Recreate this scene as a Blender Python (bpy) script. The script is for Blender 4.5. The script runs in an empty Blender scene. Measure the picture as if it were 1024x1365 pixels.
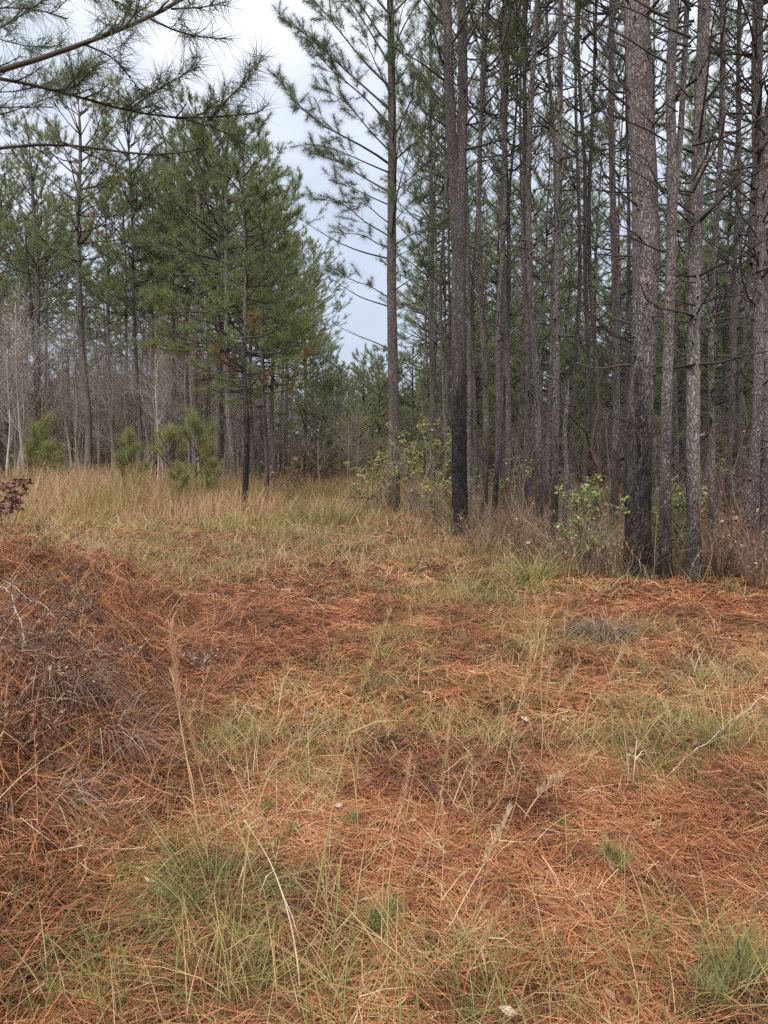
import bpy, math, random
import numpy as np

# ------------------------------------------------------------------ basics
SC = bpy.context.scene
COL = SC.collection
F = 1020.0                      # focal length in photo pixels (photo is 1024 x 1365)
EYE = 1.6
TILT = math.atan(82.5 / F)
CT, ST = math.cos(TILT), math.sin(TILT)
R = math.radians


def ray(px, py):
    a = (px - 512.0) / F
    b = -(py - 682.5) / F
    return np.array([a, CT + b * ST, -ST + b * CT])


def G(px, py):
    """flat-ground point seen at a photo pixel"""
    d = ray(px, py)
    k = -EYE / d[2]
    return d[0] * k, d[1] * k


def at(px, py, Y):
    """world point at a photo pixel and a distance Y along +y"""
    d = ray(px, py)
    k = Y / d[1]
    return np.array([d[0] * k, Y, EYE + d[2] * k])


def proj(x, y, z):
    dz = z - EYE
    dep = np.maximum(y * CT - dz * ST, 0.05)
    return 512 + F * x / dep, 682.5 - F * (y * ST + dz * CT) / dep


def smooth(a, b, x):
    t = np.clip((np.asarray(x, float) - a) / (b - a), 0, 1)
    return t * t * (3 - 2 * t)


def vnoise(x, y, seed=0):
    x = np.asarray(x, float); y = np.asarray(y, float)
    xi = np.floor(x).astype(np.int64); yi = np.floor(y).astype(np.int64)
    fx = x - xi; fy = y - yi
    fx = fx * fx * (3 - 2 * fx); fy = fy * fy * (3 - 2 * fy)

    def h(a, b):
        n = (a * 374761393 + b * 668265263 + seed * 1274126177) & 0xffffffff
        n = ((n ^ (n >> 13)) * 1103515245) & 0xffffffff
        n = (n ^ (n >> 16)) & 0xffff
        return n / 65535.0
    return ((h(xi, yi) * (1 - fx) + h(xi + 1, yi) * fx) * (1 - fy)
            + (h(xi, yi + 1) * (1 - fx) + h(xi + 1, yi + 1) * fx) * fy)


def fbm(x, y, seed=0):
    return 0.55 * vnoise(x, y, seed) + 0.3 * vnoise(2.1 * x, 2.1 * y, seed + 1) + 0.15 * vnoise(4.3 * x, 4.3 * y, seed + 2)


def H(x, y):
    """terrain height"""
    x = np.asarray(x, float); y = np.asarray(y, float)
    e = -1.0 - 0.35 * smooth(4.2, 6.5, y) - 1.7 * smooth(6.0, 11.5, y) + 0.3 * (fbm(x * 0.9 + 3, y * 0.9, 5) - 0.5)
    b = smooth(0.0, 1.0, (e - x) / (0.95 + 0.14 * np.maximum(y - 4, 0)))
    along = smooth(1.2, 2.7, y) * (1 - 0.25 * smooth(6, 10, y)) * (1 - smooth(10.5, 16.5, y))
    lump = 0.8 + 0.6 * (fbm(x * 1.4, y * 1.4, 11) - 0.4) + 0.75 * (fbm(x * 3.3, y * 2.6, 12) - 0.45)
    h = 0.52 * b * along * lump
    near = 1 - smooth(30, 60, y)
    h = h + near * (0.10 * (fbm(x * 0.35, y * 0.35, 2) - 0.5) + 0.06 * (fbm(x * 1.7, y * 1.7, 3) - 0.5) + 0.055 * (fbm(x * 4.5, y * 4.5, 4) - 0.5))
    return h


def Hs(x, y):
    return float(H(np.array([x]), np.array([y]))[0])


def GP(px, py):
    """terrain point seen at a photo pixel"""
    d = ray(px, py)
    k = 1.0
    last = 0.3
    for i in range(4000):
        k = last + 0.02 * max(1.0, last * 0.2)
        p = d * k
        if EYE + p[2] < Hs(p[0], p[1]) or k > 90:
            break
        last = k
    p = d * k
    return np.array([p[0], p[1], Hs(p[0], p[1])])


# ------------------------------------------------------------------ geometry collector
class Geo:
    def __init__(s):
        s.V = []; s.Q = []; s.T = []; s.t = []; s.qm = []; s.tm = []; s.n = 0

    def add(s, V, Q=None, T=None, tint=0.5, m=0):
        V = np.asarray(V, float).reshape(-1, 3)
        if Q is not None and len(Q):
            Q = np.asarray(Q, np.int64) + s.n
            s.Q.append(Q); s.qm.append(np.full(len(Q), m))
        if T is not None and len(T):
            T = np.asarray(T, np.int64) + s.n
            s.T.append(T); s.tm.append(np.full(len(T), m))
        s.V.append(V)
        s.t.append(np.broadcast_to(np.asarray(tint, float), (len(V),)))
        s.n += len(V)

    def tube(s, P, rad, sides=5, tint=0.5, m=0, cap=True):
        P = np.asarray(P, float); rad = np.asarray(rad, float)
        n = len(P)
        t = np.gradient(P, axis=0)
        t /= np.linalg.norm(t, axis=1)[:, None] + 1e-9
        mt = np.abs(t.mean(0))
        ref = np.zeros(3); ref[int(np.argmin(mt))] = 1
        u = np.cross(t, ref); u /= np.linalg.norm(u, axis=1)[:, None] + 1e-9
        w = np.cross(t, u)
        a = np.arange(sides) * 2 * math.pi / sides
        V = P[:, None, :] + rad[:, None, None] * (u[:, None, :] * np.cos(a)[None, :, None] + w[:, None, :] * np.sin(a)[None, :, None])
        i = np.arange(n - 1)[:, None] * sides
        j = np.arange(sides)[None, :]
        k = (j + 1) % sides
        Q = np.stack([i + j, i + k, i + sides + k, i + sides + j], -1).reshape(-1, 4)
        V = V.reshape(-1, 3)
        T = None
        if cap:
            V = np.vstack([V, P[-1] + t[-1] * rad[-1] * 0.5])
            e = (n - 1) * sides
            T = np.stack([e + np.arange(sides), e + (np.arange(sides) + 1) % sides, np.full(sides, n * sides)], -1)
        s.add(V, Q, T, tint, m)

    def build(s, name, mats, parent=None, smooth_=True, loc=None, weld=False):
        me = bpy.data.meshes.new(name)
        V = np.vstack(s.V).astype(np.float32)
        Q = np.vstack(s.Q) if s.Q else np.zeros((0, 4), np.int64)
        T = np.vstack(s.T) if s.T else np.zeros((0, 3), np.int64)
        me.vertices.add(len(V)); me.vertices.foreach_set("co", V.ravel())
        loops = np.concatenate([Q.ravel(), T.ravel()]).astype(np.int32)
        me.loops.add(len(loops)); me.loops.foreach_set("vertex_index", loops)
        st = np.concatenate([np.arange(len(Q)) * 4, len(Q) * 4 + np.arange(len(T)) * 3]).astype(np.int32)
        me.polygons.add(len(st)); me.polygons.foreach_set("loop_start", st)
        mi = np.concatenate((s.qm or [np.zeros(0)]) + (s.tm or [np.zeros(0)])).astype(np.int32)
        for mm in mats:
            me.materials.append(mm)
        me.polygons.foreach_set("material_index", mi)
        me.polygons.foreach_set("use_smooth", np.full(len(st), smooth_, dtype=bool))
        me.update(calc_edges=True)
        at_ = me.attributes.new("tint", 'FLOAT', 'POINT')
        at_.data.foreach_set("value", np.concatenate(s.t).astype(np.float32))
        o = bpy.data.objects.new(name, me)
        COL.objects.link(o)
        if parent is not None:
            o.parent = parent
        if loc is not None:
            o.location = loc
        return o


def tag(o, label=None, cat=None, group=None, kind=None):
    if label: o["label"] = label
    if cat: o["category"] = cat
    if group: o["group"] = group
    if kind: o["kind"] = kind
    return o


def empty(name, loc, rot=(0, 0, 0), scale=1.0):
    o = bpy.data.objects.new(name, None)
    COL.objects.link(o)
    o.empty_display_size = 0.2
    o.location = [float(c) for c in loc]
    o.rotation_euler = rot
    o.scale = (scale, scale, scale)
    return o


def child(name, mesh, parent):
    o = bpy.data.objects.new(name, mesh)
    COL.objects.link(o)
    o.parent = parent
    return o


# ------------------------------------------------------------------ materials
def new_mat(name):
    m = bpy.data.materials.new(name)
    m.use_nodes = True
    nt = m.node_tree
    nt.nodes.clear()
    return m, nt, nt.nodes, nt.links


def ramp_node(nd, stops, interp='LINEAR'):
    r = nd.new('ShaderNodeValToRGB')
    r.color_ramp.interpolation = interp
    el = r.color_ramp.elements
    while len(el) < len(stops):
        el.new(0.5)
    for e, (p, c) in zip(el, stops):
        e.position = p
        e.color = (c[0], c[1], c[2], 1)
    return r


def blade_mat(name, stops, transl=0.25, rough=0.6, spec=0.25, hue_attr=False):
    m, nt, nd, lk = new_mat(name)
    a = nd.new('ShaderNodeAttribute'); a.attribute_name = 'tint'
    r = ramp_node(nd, stops)
    if hue_attr:
        oi = nd.new('ShaderNodeObjectInfo')
        mr = nd.new('ShaderNodeMapRange'); mr.inputs[3].default_value = -0.16; mr.inputs[4].default_value = 0.16
        lk.new(oi.outputs['Random'], mr.inputs[0])
        ad = nd.new('ShaderNodeMath'); ad.operation = 'ADD'; ad.use_clamp = True
        lk.new(a.outputs['Fac'], ad.inputs[0]); lk.new(mr.outputs[0], ad.inputs[1])
        lk.new(ad.outputs[0], r.inputs[0])
    else:
        lk.new(a.outputs['Fac'], r.inputs[0])
    p = nd.new('ShaderNodeBsdfPrincipled')
    p.inputs['Roughness'].default_value = rough
    p.inputs['Specular IOR Level'].default_value = spec
    lk.new(r.outputs[0], p.inputs['Base Color'])
    o = nd.new('ShaderNodeOutputMaterial')
    if transl > 0:
        t = nd.new('ShaderNodeBsdfTranslucent')
        lk.new(r.outputs[0], t.inputs[0])
        x = nd.new('ShaderNodeMixShader'); x.inputs[0].default_value = transl
        lk.new(p.outputs[0], x.inputs[1]); lk.new(t.outputs[0], x.inputs[2])
        lk.new(x.outputs[0], o.inputs[0])
    else:
        lk.new(p.outputs[0], o.inputs[0])
    return m


def bark_mat(name, dark, light, warm, vscale=24.0, zs=0.25, bump=0.7):
    m, nt, nd, lk = new_mat(name)
    tc = nd.new('ShaderNodeTexCoord')
    oi = nd.new('ShaderNodeObjectInfo')
    ofs = nd.new('ShaderNodeVectorMath'); ofs.operation = 'ADD'
    sc = nd.new('ShaderNodeMath'); sc.operation = 'MULTIPLY'; sc.inputs[1].default_value = 37.0
    lk.new(oi.outputs['Random'], sc.inputs[0])
    lk.new(tc.outputs['Object'], ofs.inputs[0]); lk.new(sc.outputs[0], ofs.inputs[1])
    mp = nd.new('ShaderNodeMapping'); mp.inputs['Scale'].default_value = (1, 1, zs)
    lk.new(ofs.outputs[0], mp.inputs[0])
    nz = nd.new('ShaderNodeTexNoise'); nz.inputs['Scale'].default_value = 9; nz.inputs['Detail'].default_value = 4
    lk.new(mp.outputs[0], nz.inputs['Vector'])
    wv = nd.new('ShaderNodeMixRGB'); wv.inputs[0].default_value = 0.12
    lk.new(mp.outputs[0], wv.inputs[1]); lk.new(nz.outputs['Color'], wv.inputs[2])
    vo = nd.new('ShaderNodeTexVoronoi'); vo.feature = 'DISTANCE_TO_EDGE'; vo.inputs['Scale'].default_value = vscale
    lk.new(wv.outputs[0], vo.inputs['Vector'])
    vc = nd.new('ShaderNodeTexVoronoi'); vc.inputs['Scale'].default_value = vscale
    lk.new(wv.outputs[0], vc.inputs['Vector'])
    sep = nd.new('ShaderNodeSeparateColor'); lk.new(vc.outputs['Color'], sep.inputs[0])
    plate = ramp_node(nd, [(0.0, [c * 0.62 for c in light]), (0.55, light), (1.0, warm)])
    lk.new(sep.outputs[0], plate.inputs[0])
    fur = ramp_node(nd, [(0.0, (0.15, 0.15, 0.15)), (0.22, (1, 1, 1))])
    lk.new(vo.outputs['Distance'], fur.inputs[0])
    mx = nd.new('ShaderNodeMixRGB'); mx.inputs[1].default_value = (*dark, 1)
    lk.new(fur.outputs[0], mx.inputs[0]); lk.new(plate.outputs[0], mx.inputs[2])
    n2 = nd.new('ShaderNodeTexNoise'); n2.inputs['Scale'].default_value = 3.2; n2.inputs['Detail'].default_value = 10; n2.inputs['Roughness'].default_value = 0.72
    lk.new(mp.outputs[0], n2.inputs['Vector'])
    r2 = ramp_node(nd, [(0.3, (0.55, 0.54, 0.54)), (0.7, (1.3, 1.26, 1.24))])
    lk.new(n2.outputs[0], r2.inputs[0])
    mul = nd.new('ShaderNodeMixRGB'); mul.blend_type = 'MULTIPLY'; mul.inputs[0].default_value = 1
    lk.new(mx.outputs[0], mul.inputs[1]); lk.new(r2.outputs[0], mul.inputs[2])
    # per-tree bark tone
    ap = nd.new('ShaderNodeAttribute'); ap.attribute_type = 'OBJECT'; ap.attribute_name = 'tone'
    mt = nd.new('ShaderNodeMixRGB'); mt.blend_type = 'MULTIPLY'; mt.inputs[0].default_value = 1
    lk.new(mul.outputs[0], mt.inputs[1]); lk.new(ap.outputs['Fac'], mt.inputs[2])
    # burn scar up to the height held in the tree's own "char" value
    ch = nd.new('ShaderNodeAttribute'); ch.attribute_type = 'OBJECT'; ch.attribute_name = 'char'
    sx = nd.new('ShaderNodeSeparateXYZ'); lk.new(tc.outputs['Object'], sx.inputs[0])
    n3 = nd.new('ShaderNodeTexNoise'); n3.inputs['Scale'].default_value = 5.5; n3.inputs['Detail'].default_value = 6
    lk.new(mp.outputs[0], n3.inputs['Vector'])
    m1 = nd.new('ShaderNodeMath'); m1.operation = 'MULTIPLY_ADD'; m1.inputs[1].default_value = 3.2
    lk.new(n3.outputs[0], m1.inputs[0]); lk.new(sx.outputs[2], m1.inputs[2])
    m2 = nd.new('ShaderNodeMath'); m2.operation = 'SUBTRACT'
    lk.new(m1.outputs[0], m2.inputs[0]); lk.new(ch.outputs['Fac'], m2.inputs[1])
    mr = nd.new('ShaderNodeMapRange'); mr.inputs[1].default_value = 0.5; mr.inputs[2].default_value = 2.2
    mr.inputs[3].default_value = 1.0; mr.inputs[4].default_value = 0.0
    lk.new(m2.outputs[0], mr.inputs[0])
    mc = nd.new('ShaderNodeMixRGB'); mc.inputs[2].default_value = (0.011, 0.0105, 0.0105, 1)
    cp = nd.new('ShaderNodeMapRange'); cp.inputs[3].default_value = 0.62; cp.inputs[4].default_value = 1.0
    lk.new(sep.outputs[1], cp.inputs[0])
    cm = nd.new('ShaderNodeMath'); cm.operation = 'MULTIPLY'
    lk.new(mr.outputs[0], cm.inputs[0]); lk.new(cp.outputs[0], cm.inputs[1])
    lk.new(cm.outputs[0], mc.inputs[0]); lk.new(mt.outputs[0], mc.inputs[1])
    p = nd.new('ShaderNodeBsdfPrincipled'); p.inputs['Roughness'].default_value = 0.9
    p.inputs['Specular IOR Level'].default_value = 0.15
    lk.new(mc.outputs[0], p.inputs['Base Color'])
    bp = nd.new('ShaderNodeBump'); bp.inputs['Strength'].default_value = bump; bp.inputs['Distance'].default_value = 0.03
    lk.new(fur.outputs[0], bp.inputs['Height']); lk.new(bp.outputs[0], p.inputs['Normal'])
    o = nd.new('ShaderNodeOutputMaterial'); lk.new(p.outputs[0], o.inputs[0])
    return m


def plain_mat(name, c1, c2, scale=6.0, rough=0.85):
    m, nt, nd, lk = new_mat(name)
    tc = nd.new('ShaderNodeTexCoord')
    nz = nd.new('ShaderNodeTexNoise'); nz.inputs['Scale'].default_value = scale; nz.inputs['Detail'].default_value = 5
    lk.new(tc.outputs['Object'], nz.inputs['Vector'])
    a = nd.new('ShaderNodeAttribute'); a.attribute_name = 'tint'
    av = nd.new('ShaderNodeMath'); av.operation = 'MULTIPLY_ADD'; av.inputs[1].default_value = 0.6
    sb = nd.new('ShaderNodeMath'); sb.operation = 'MULTIPLY_ADD'; sb.inputs[1].default_value = 0.8; sb.inputs[2].default_value = -0.2
    lk.new(nz.outputs[0], sb.inputs[0])
    lk.new(a.outputs['Fac'], av.inputs[0]); lk.new(sb.outputs[0], av.inputs[2])
    r = ramp_node(nd, [(0.1, c1), (0.9, c2)])
    lk.new(av.outputs[0], r.inputs[0])
    p = nd.new('ShaderNodeBsdfPrincipled'); p.inputs['Roughness'].default_value = rough
    p.inputs['Specular IOR Level'].default_value = 0.2
    lk.new(r.outputs[0], p.inputs['Base Color'])
    o = nd.new('ShaderNodeOutputMaterial'); lk.new(p.outputs[0], o.inputs[0])
    return m


def ground_mat():
    m, nt, nd, lk = new_mat('forest_floor')
    tc = nd.new('ShaderNodeTexCoord')
    n1 = nd.new('ShaderNodeTexNoise'); n1.inputs['Scale'].default_value = 0.45; n1.inputs['Detail'].default_value = 8
    n2 = nd.new('ShaderNodeTexNoise'); n2.inputs['Scale'].default_value = 14; n2.inputs['Detail'].default_value = 8
    n2.inputs['Roughness'].default_value = 0.75
    for n in (n1, n2):
        lk.new(tc.outputs['Object'], n.inputs['Vector'])
    r1 = ramp_node(nd, [(0.30, (0.11, 0.055, 0.032)), (0.5, (0.15, 0.082, 0.048)), (0.7, (0.16, 0.115, 0.058))])
    r2 = ramp_node(nd, [(0.25, (0.35, 0.32, 0.3)), (0.5, (0.9, 0.88, 0.86)), (0.75, (1.5, 1.45, 1.4))])
    lk.new(n1.outputs[0], r1.inputs[0]); lk.new(n2.outputs[0], r2.inputs[0])
    mx = nd.new('ShaderNodeMixRGB'); mx.blend_type = 'MULTIPLY'; mx.inputs[0].default_value = 1
    lk.new(r1.outputs[0], mx.inputs[1]); lk.new(r2.outputs[0], mx.inputs[2])
    p = nd.new('ShaderNodeBsdfPrincipled'); p.inputs['Roughness'].default_value = 0.95
    p.inputs['Specular IOR Level'].default_value = 0.1
    lk.new(mx.outputs[0], p.inputs['Base Color'])
    bp = nd.new('ShaderNodeBump'); bp.inputs['Strength'].default_value = 0.8; bp.inputs['Distance'].default_value = 0.03
    lk.new(n2.outputs[0], bp.inputs['Height']); lk.new(bp.outputs[0], p.inputs['Normal'])
    o = nd.new('ShaderNodeOutputMaterial'); lk.new(p.outputs[0], o.inputs[0])
    return m


M_GROUND = ground_mat()
M_BARK = bark_mat('pine_bark', (0.085, 0.072, 0.067), (0.272, 0.243, 0.233), (0.305, 0.262, 0.242), 54.0, 0.28)
M_LIMB = plain_mat('pine_limb', (0.022, 0.019, 0.018), (0.10, 0.082, 0.074), 8)
M_NEEDLE = blade_mat('pine_needles', [(0.0, (0.075, 0.100, 0.052)), (0.3, (0.128, 0.165, 0.075)), (0.6, (0.185, 0.220, 0.085)),
                                       (0.82, (0.165, 0.215, 0.065)), (0.92, (0.27, 0.235, 0.075)), (1.0, (0.26, 0.14, 0.06))], 0.42, 0.5, 0.4, True)
M_NEEDLE_FAR = M_NEEDLE
M_SEEDLING = blade_mat('fresh_pine_needles', [(0.0, (0.12, 0.155, 0.055)), (0.5, (0.205, 0.235, 0.085)), (0.85, (0.31, 0.30, 0.11)), (1.0, (0.40, 0.28, 0.12))], 0.3, 0.5)
M_STRAW = blade_mat('pine_straw', [(0.0, (0.036, 0.014, 0.008)), (0.25, (0.150, 0.052, 0.024)), (0.55, (0.335, 0.128, 0.054)),
                                    (0.8, (0.44, 0.205, 0.092)), (0.95, (0.50, 0.33, 0.18)), (1.0, (0.60, 0.47, 0.31))], 0.12, 0.55, 0.3)
M_GRASS = blade_mat('grass_blades', [(0.0, (0.10, 0.125, 0.04)), (0.25, (0.19, 0.205, 0.068)), (0.5, (0.31, 0.275, 0.105)),
                                      (0.75, (0.42, 0.31, 0.135)), (1.0, (0.52, 0.41, 0.235))], 0.3, 0.55, 0.25)
M_SEDGE = blade_mat('broomsedge', [(0.0, (0.17, 0.20, 0.06)), (0.25, (0.32, 0.25, 0.10)), (0.55, (0.42, 0.255, 0.14)),
                                    (0.8, (0.50, 0.335, 0.20)), (1.0, (0.58, 0.47, 0.31))], 0.3, 0.6, 0.2)
M_BRUSH = plain_mat('dry_brush', (0.06, 0.036, 0.028), (0.27, 0.165, 0.115), 5)
M_TWIG = plain_mat('bare_twig', (0.12, 0.095, 0.08), (0.36, 0.31, 0.265), 5)
M_PALE = plain_mat('pale_bark', (0.23, 0.205, 0.18), (0.52, 0.48, 0.43), 5)
M_DARKTWIG = plain_mat('dark_twig', (0.02, 0.016, 0.014), (0.085, 0.065, 0.055), 8)
M_STALK = blade_mat('grass_stalk', [(0.0, (0.30, 0.29, 0.10)), (0.4, (0.47, 0.33, 0.16)), (0.7, (0.52, 0.30, 0.17)), (1.0, (0.60, 0.50, 0.34))], 0.1, 0.5)
M_LEAF_GREEN = blade_mat('green_leaves', [(0, (0.09, 0.125, 0.04)), (0.5, (0.19, 0.225, 0.07)), (1, (0.36, 0.36, 0.13))], 0.3, 0.4, 0.4)
M_LEAF_YELLOW = blade_mat('yellowing_leaves', [(0, (0.14, 0.17, 0.06)), (0.5, (0.27, 0.265, 0.10)), (0.85, (0.42, 0.34, 0.15)), (1, (0.34, 0.19, 0.10))], 0.3, 0.5)
M_LEAF_BROWN = blade_mat('dead_leaves', [(0, (0.075, 0.033, 0.027)), (0.5, (0.19, 0.085, 0.062)), (0.85, (0.32, 0.17, 0.12)), (1, (0.50, 0.37, 0.29))], 0.15, 0.5)
M_DEADGRASS = blade_mat('dead_grass', [(0.0, (0.055, 0.032, 0.024)), (0.4, (0.17, 0.11, 0.085)), (0.8, (0.36, 0.26, 0.20)), (1.0, (0.50, 0.40, 0.31))], 0.15, 0.6)
M_WEED = blade_mat('dry_weeds', [(0.0, (0.10, 0.11, 0.045)), (0.3, (0.13, 0.085, 0.055)), (0.65, (0.25, 0.165, 0.11)), (1.0, (0.42, 0.32, 0.22))], 0.2, 0.7)
M_MOSS = plain_mat('mossy_bark', (0.03, 0.025, 0.02), (0.12, 0.115, 0.07), 9)

# ------------------------------------------------------------------ world, sun, camera
SUN_EL, SUN_AZ = R(58), R(200)      # azimuth clockwise from +y; a veiled sun, behind the camera
w = bpy.data.worlds.new("World")
SC.world = w
w.use_nodes = True
nt = w.node_tree; nd = nt.nodes; lk = nt.links
nd.clear()
sky = nd.new('ShaderNodeTexSky'); sky.sky_type = 'NISHITA'; sky.sun_disc = False
sky.sun_elevation = SUN_EL; sky.sun_rotation = SUN_AZ
sky.dust_density = 3.0
tc = nd.new('ShaderNodeTexCoord')
sx = nd.new('ShaderNodeSeparateXYZ'); lk.new(tc.outputs['Generated'], sx.inputs[0])
nz = nd.new('ShaderNodeTexNoise'); nz.inputs['Scale'].default_value = 3.2; nz.inputs['Detail'].default_value = 5
mp = nd.new('ShaderNodeMapping'); mp.inputs['Scale'].default_value = (1, 1, 2.4); mp.inputs['Location'].default_value = (0.3, 0.1, 0.2)
lk.new(tc.outputs['Generated'], mp.inputs[0]); lk.new(mp.outputs[0], nz.inputs['Vector'])
ad = nd.new('ShaderNodeMath'); ad.operation = 'MULTIPLY_ADD'; ad.inputs[1].default_value = 0.60
sb = nd.new('ShaderNodeMath'); sb.operation = 'SUBTRACT'; sb.inputs[1].default_value = 0.30
lk.new(nz.outputs[0], ad.inputs[0]); lk.new(sx.outputs[2], ad.inputs[2]); lk.new(ad.outputs[0], sb.inputs[0])
cr = ramp_node(nd, [(0.0, (3.1, 3.5, 4.25)), (0.14, (3.2, 3.6, 4.4)), (0.32, (4.0, 4.35, 5.15)), (0.54, (5.6, 5.8, 6.4)), (0.75, (13.0, 12.8, 12.6)), (1.0, (17.0, 16.7, 16.3))])
lk.new(sb.outputs[0], cr.inputs[0])
mx = nd.new('ShaderNodeMixRGB'); mx.inputs[0].default_value = 0.9
lk.new(sky.outputs[0], mx.inputs[1]); lk.new(cr.outputs[0], mx.inputs[2])
bg = nd.new('ShaderNodeBackground'); bg.inputs[1].default_value = 0.1
lk.new(mx.outputs[0], bg.inputs[0])
wo = nd.new('ShaderNodeOutputWorld'); lk.new(bg.outputs[0], wo.inputs[0])

sl = bpy.data.lights.new('sun', 'SUN'); sl.energy = 1.5; sl.angle = R(12); sl.color = (1.0, 0.965, 0.92)
so = bpy.data.objects.new('sun', sl); COL.objects.link(so)
so.location = (0, -5, 30)
so.rotation_euler = (R(90) - SUN_EL, 0, math.pi - SUN_AZ)

cam = bpy.data.cameras.new('camera'); co = bpy.data.objects.new('camera', cam); COL.objects.link(co)
cam.sensor_fit = 'VERTICAL'; cam.sensor_height = 36.0; cam.lens = F / 1365.0 * 36.0
cam.clip_start = 0.05; cam.clip_end = 1500
co.location = (0, 0, EYE); co.rotation_euler = (R(90) - TILT, 0, 0)
SC.camera = co
SC.view_settings.view_transform = 'Standard'; SC.view_settings.look = 'None'
SC.view_settings.exposure = 1.03; SC.view_settings.gamma = 1.0
SC.cycles.max_bounces = 6; SC.cycles.diffuse_bounces = 4; SC.cycles.glossy_bounces = 1; SC.cycles.transmission_bounces = 3
SC.cycles.caustics_reflective = False; SC.cycles.caustics_refractive = False
SC.cycles.use_denoising = False
SC.cycles.use_adaptive_sampling = True; SC.cycles.adaptive_threshold = 0.02

# ------------------------------------------------------------------ ground
def axis(lo, hi, fine_lo, fine_hi, step, grow=1.14):
    a = list(np.arange(fine_lo, fine_hi + 1e-6, step))
    s = step
    while a[-1] < hi:
        s *= grow; a.append(a[-1] + s)
    s = step
    while a[0] > lo:
        s *= grow; a.insert(0, a[0] - s)
    return np.array(a)


gx = axis(-600, 600, -6, 6, 0.07); gy = axis(-300, 900, 0.6, 12, 0.07)
XX, YY = np.meshgrid(gx, gy)
ZZ = H(XX, YY)
g = Geo()
nx, ny = len(gx), len(gy)
ii, jj = np.meshgrid(np.arange(nx - 1), np.arange(ny - 1))
b0 = jj * nx + ii
g.add(np.stack([XX, YY, ZZ], -1).reshape(-1, 3), np.stack([b0, b0 + 1, b0 + nx + 1, b0 + nx], -1).reshape(-1, 4))
tag(g.build('ground', [M_GROUND]), kind='structure')

# ------------------------------------------------------------------ blades and needles
def unit(v):
    return v / (np.linalg.norm(v, axis=-1, keepdims=True) + 1e-9)


def blades(geo, base, L, az, lean, bend, width, tint, nseg=3, rng=None, m=0, tipw=0.12, face=None, drop=None):
    """curved upright strips. base (n,3); L, az, lean, bend, width, tint (n,)"""
    n = len(base)
    s = np.linspace(0, 1, nseg + 1)
    d = np.stack([np.cos(az), np.sin(az), np.zeros(n)], -1)
    hor = (lean[:, None] * s + bend[:, None] * s ** 2) * L[:, None]
    up = L[:, None] * (s - (np.clip(0.32 * (lean + bend) ** 2, 0, 0.95) if drop is None else drop)[:, None] * s ** 2)
    P = base[:, None, :] + hor[:, :, None] * d[:, None, :]
    P[:, :, 2] += up
    fa = rng.uniform(0, 2 * math.pi, n) if face is None else face
    side = np.stack([np.cos(fa), np.sin(fa), np.zeros(n)], -1)
    wd = width[:, None] * (1 - (1 - tipw) * s ** 1.5) * 0.5
    A = P - wd[:, :, None] * side[:, None, :]
    B = P + wd[:, :, None] * side[:, None, :]
    V = np.stack([A, B], 2).reshape(n, -1, 3)
    k = 2 * (nseg + 1)
    q = np.array([[2 * i, 2 * i + 1, 2 * i + 3, 2 * i + 2] for i in range(nseg)])
    Q = (np.arange(n)[:, None, None] * k + q[None]).reshape(-1, 4)
    geo.add(V.reshape(-1, 3), Q, None, np.repeat(tint, k), m)


def straw(geo, xy, L, az, pitch, curve, width, tint, lift, rng, nseg=2, m=0):
    """fallen needles lying on the terrain"""
    n = len(xy)
    s = np.linspace(-0.5, 0.5, nseg + 1)
    d = np.stack([np.cos(az), np.sin(az)], -1)
    e = np.stack([-np.sin(az), np.cos(az)], -1)
    hx = xy[:, None, :] + (L[:, None] * s)[:, :, None] * d[:, None, :] + (curve[:, None] * L[:, None] * (s ** 2 * 4 - 0.3))[:, :, None] * e[:, None, :]
    z = H(hx[:, :, 0], hx[:, :, 1]) + lift[:, None] + (L[:, None] * s) * np.sin(pitch)[:, None]
    z = z + np.abs(pitch)[:, None] * L[:, None] * 0.25
    P = np.concatenate([hx, z[:, :, None]], -1)
    roll = rng.uniform(-0.9, 0.9, n)
    side = np.concatenate([e * np.cos(roll)[:, None], np.sin(roll)[:, None]], -1)
    wd = width[:, None] * 0.5 * np.ones(nseg + 1)
    A = P - wd[:, :, None] * side[:, None, :]
    B = P + wd[:, :, None] * side[:, None, :]
    V = np.stack([A, B], 2).reshape(n, -1, 3)
    k = 2 * (nseg + 1)
    q = np.array([[2 * i, 2 * i + 1, 2 * i + 3, 2 * i + 2] for i in range(nseg)])
    Q = (np.arange(n)[:, None, None] * k + q[None]).reshape(-1, 4)
    geo.add(V.reshape(-1, 3), Q, None, np.repeat(tint, k), m)


def needles(geo, pos, dr, k, L, width, tint, rng, spread=0.75, m=0, tvar=0.06):
    """tufts: k thin triangles fan out from each twig point"""
    n = len(pos)
    rd = rng.normal(size=(n, k, 3))
    v = unit(unit(dr)[:, None, :] * rng.uniform(0.35, 1.0, (n, k, 1)) + spread * unit(rd))
    Ln = L * rng.uniform(0.7, 1.15, (n, k, 1))
    root = pos[:, None, :] - unit(dr)[:, None, :] * rng.uniform(0, 0.12, (n, k, 1)) * (L / 0.17)
    tip = root + v * Ln
    tip[:, :, 2] -= 0.06 * Ln[:, :, 0]
    side = unit(np.cross(v, rng.normal(size=(n, k, 3)))) * (width * 0.5)
    V = np.stack([root - side, root + side, tip], 2).reshape(-1, 3)
    T = np.arange(n * k * 3).reshape(-1, 3)
    tt = np.clip(np.repeat(np.asarray(tint)[:, None], k, 1) + rng.normal(0, tvar, (n, k)), 0, 1)
    geo.add(V, None, T, np.repeat(tt.ravel(), 3), m)


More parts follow.
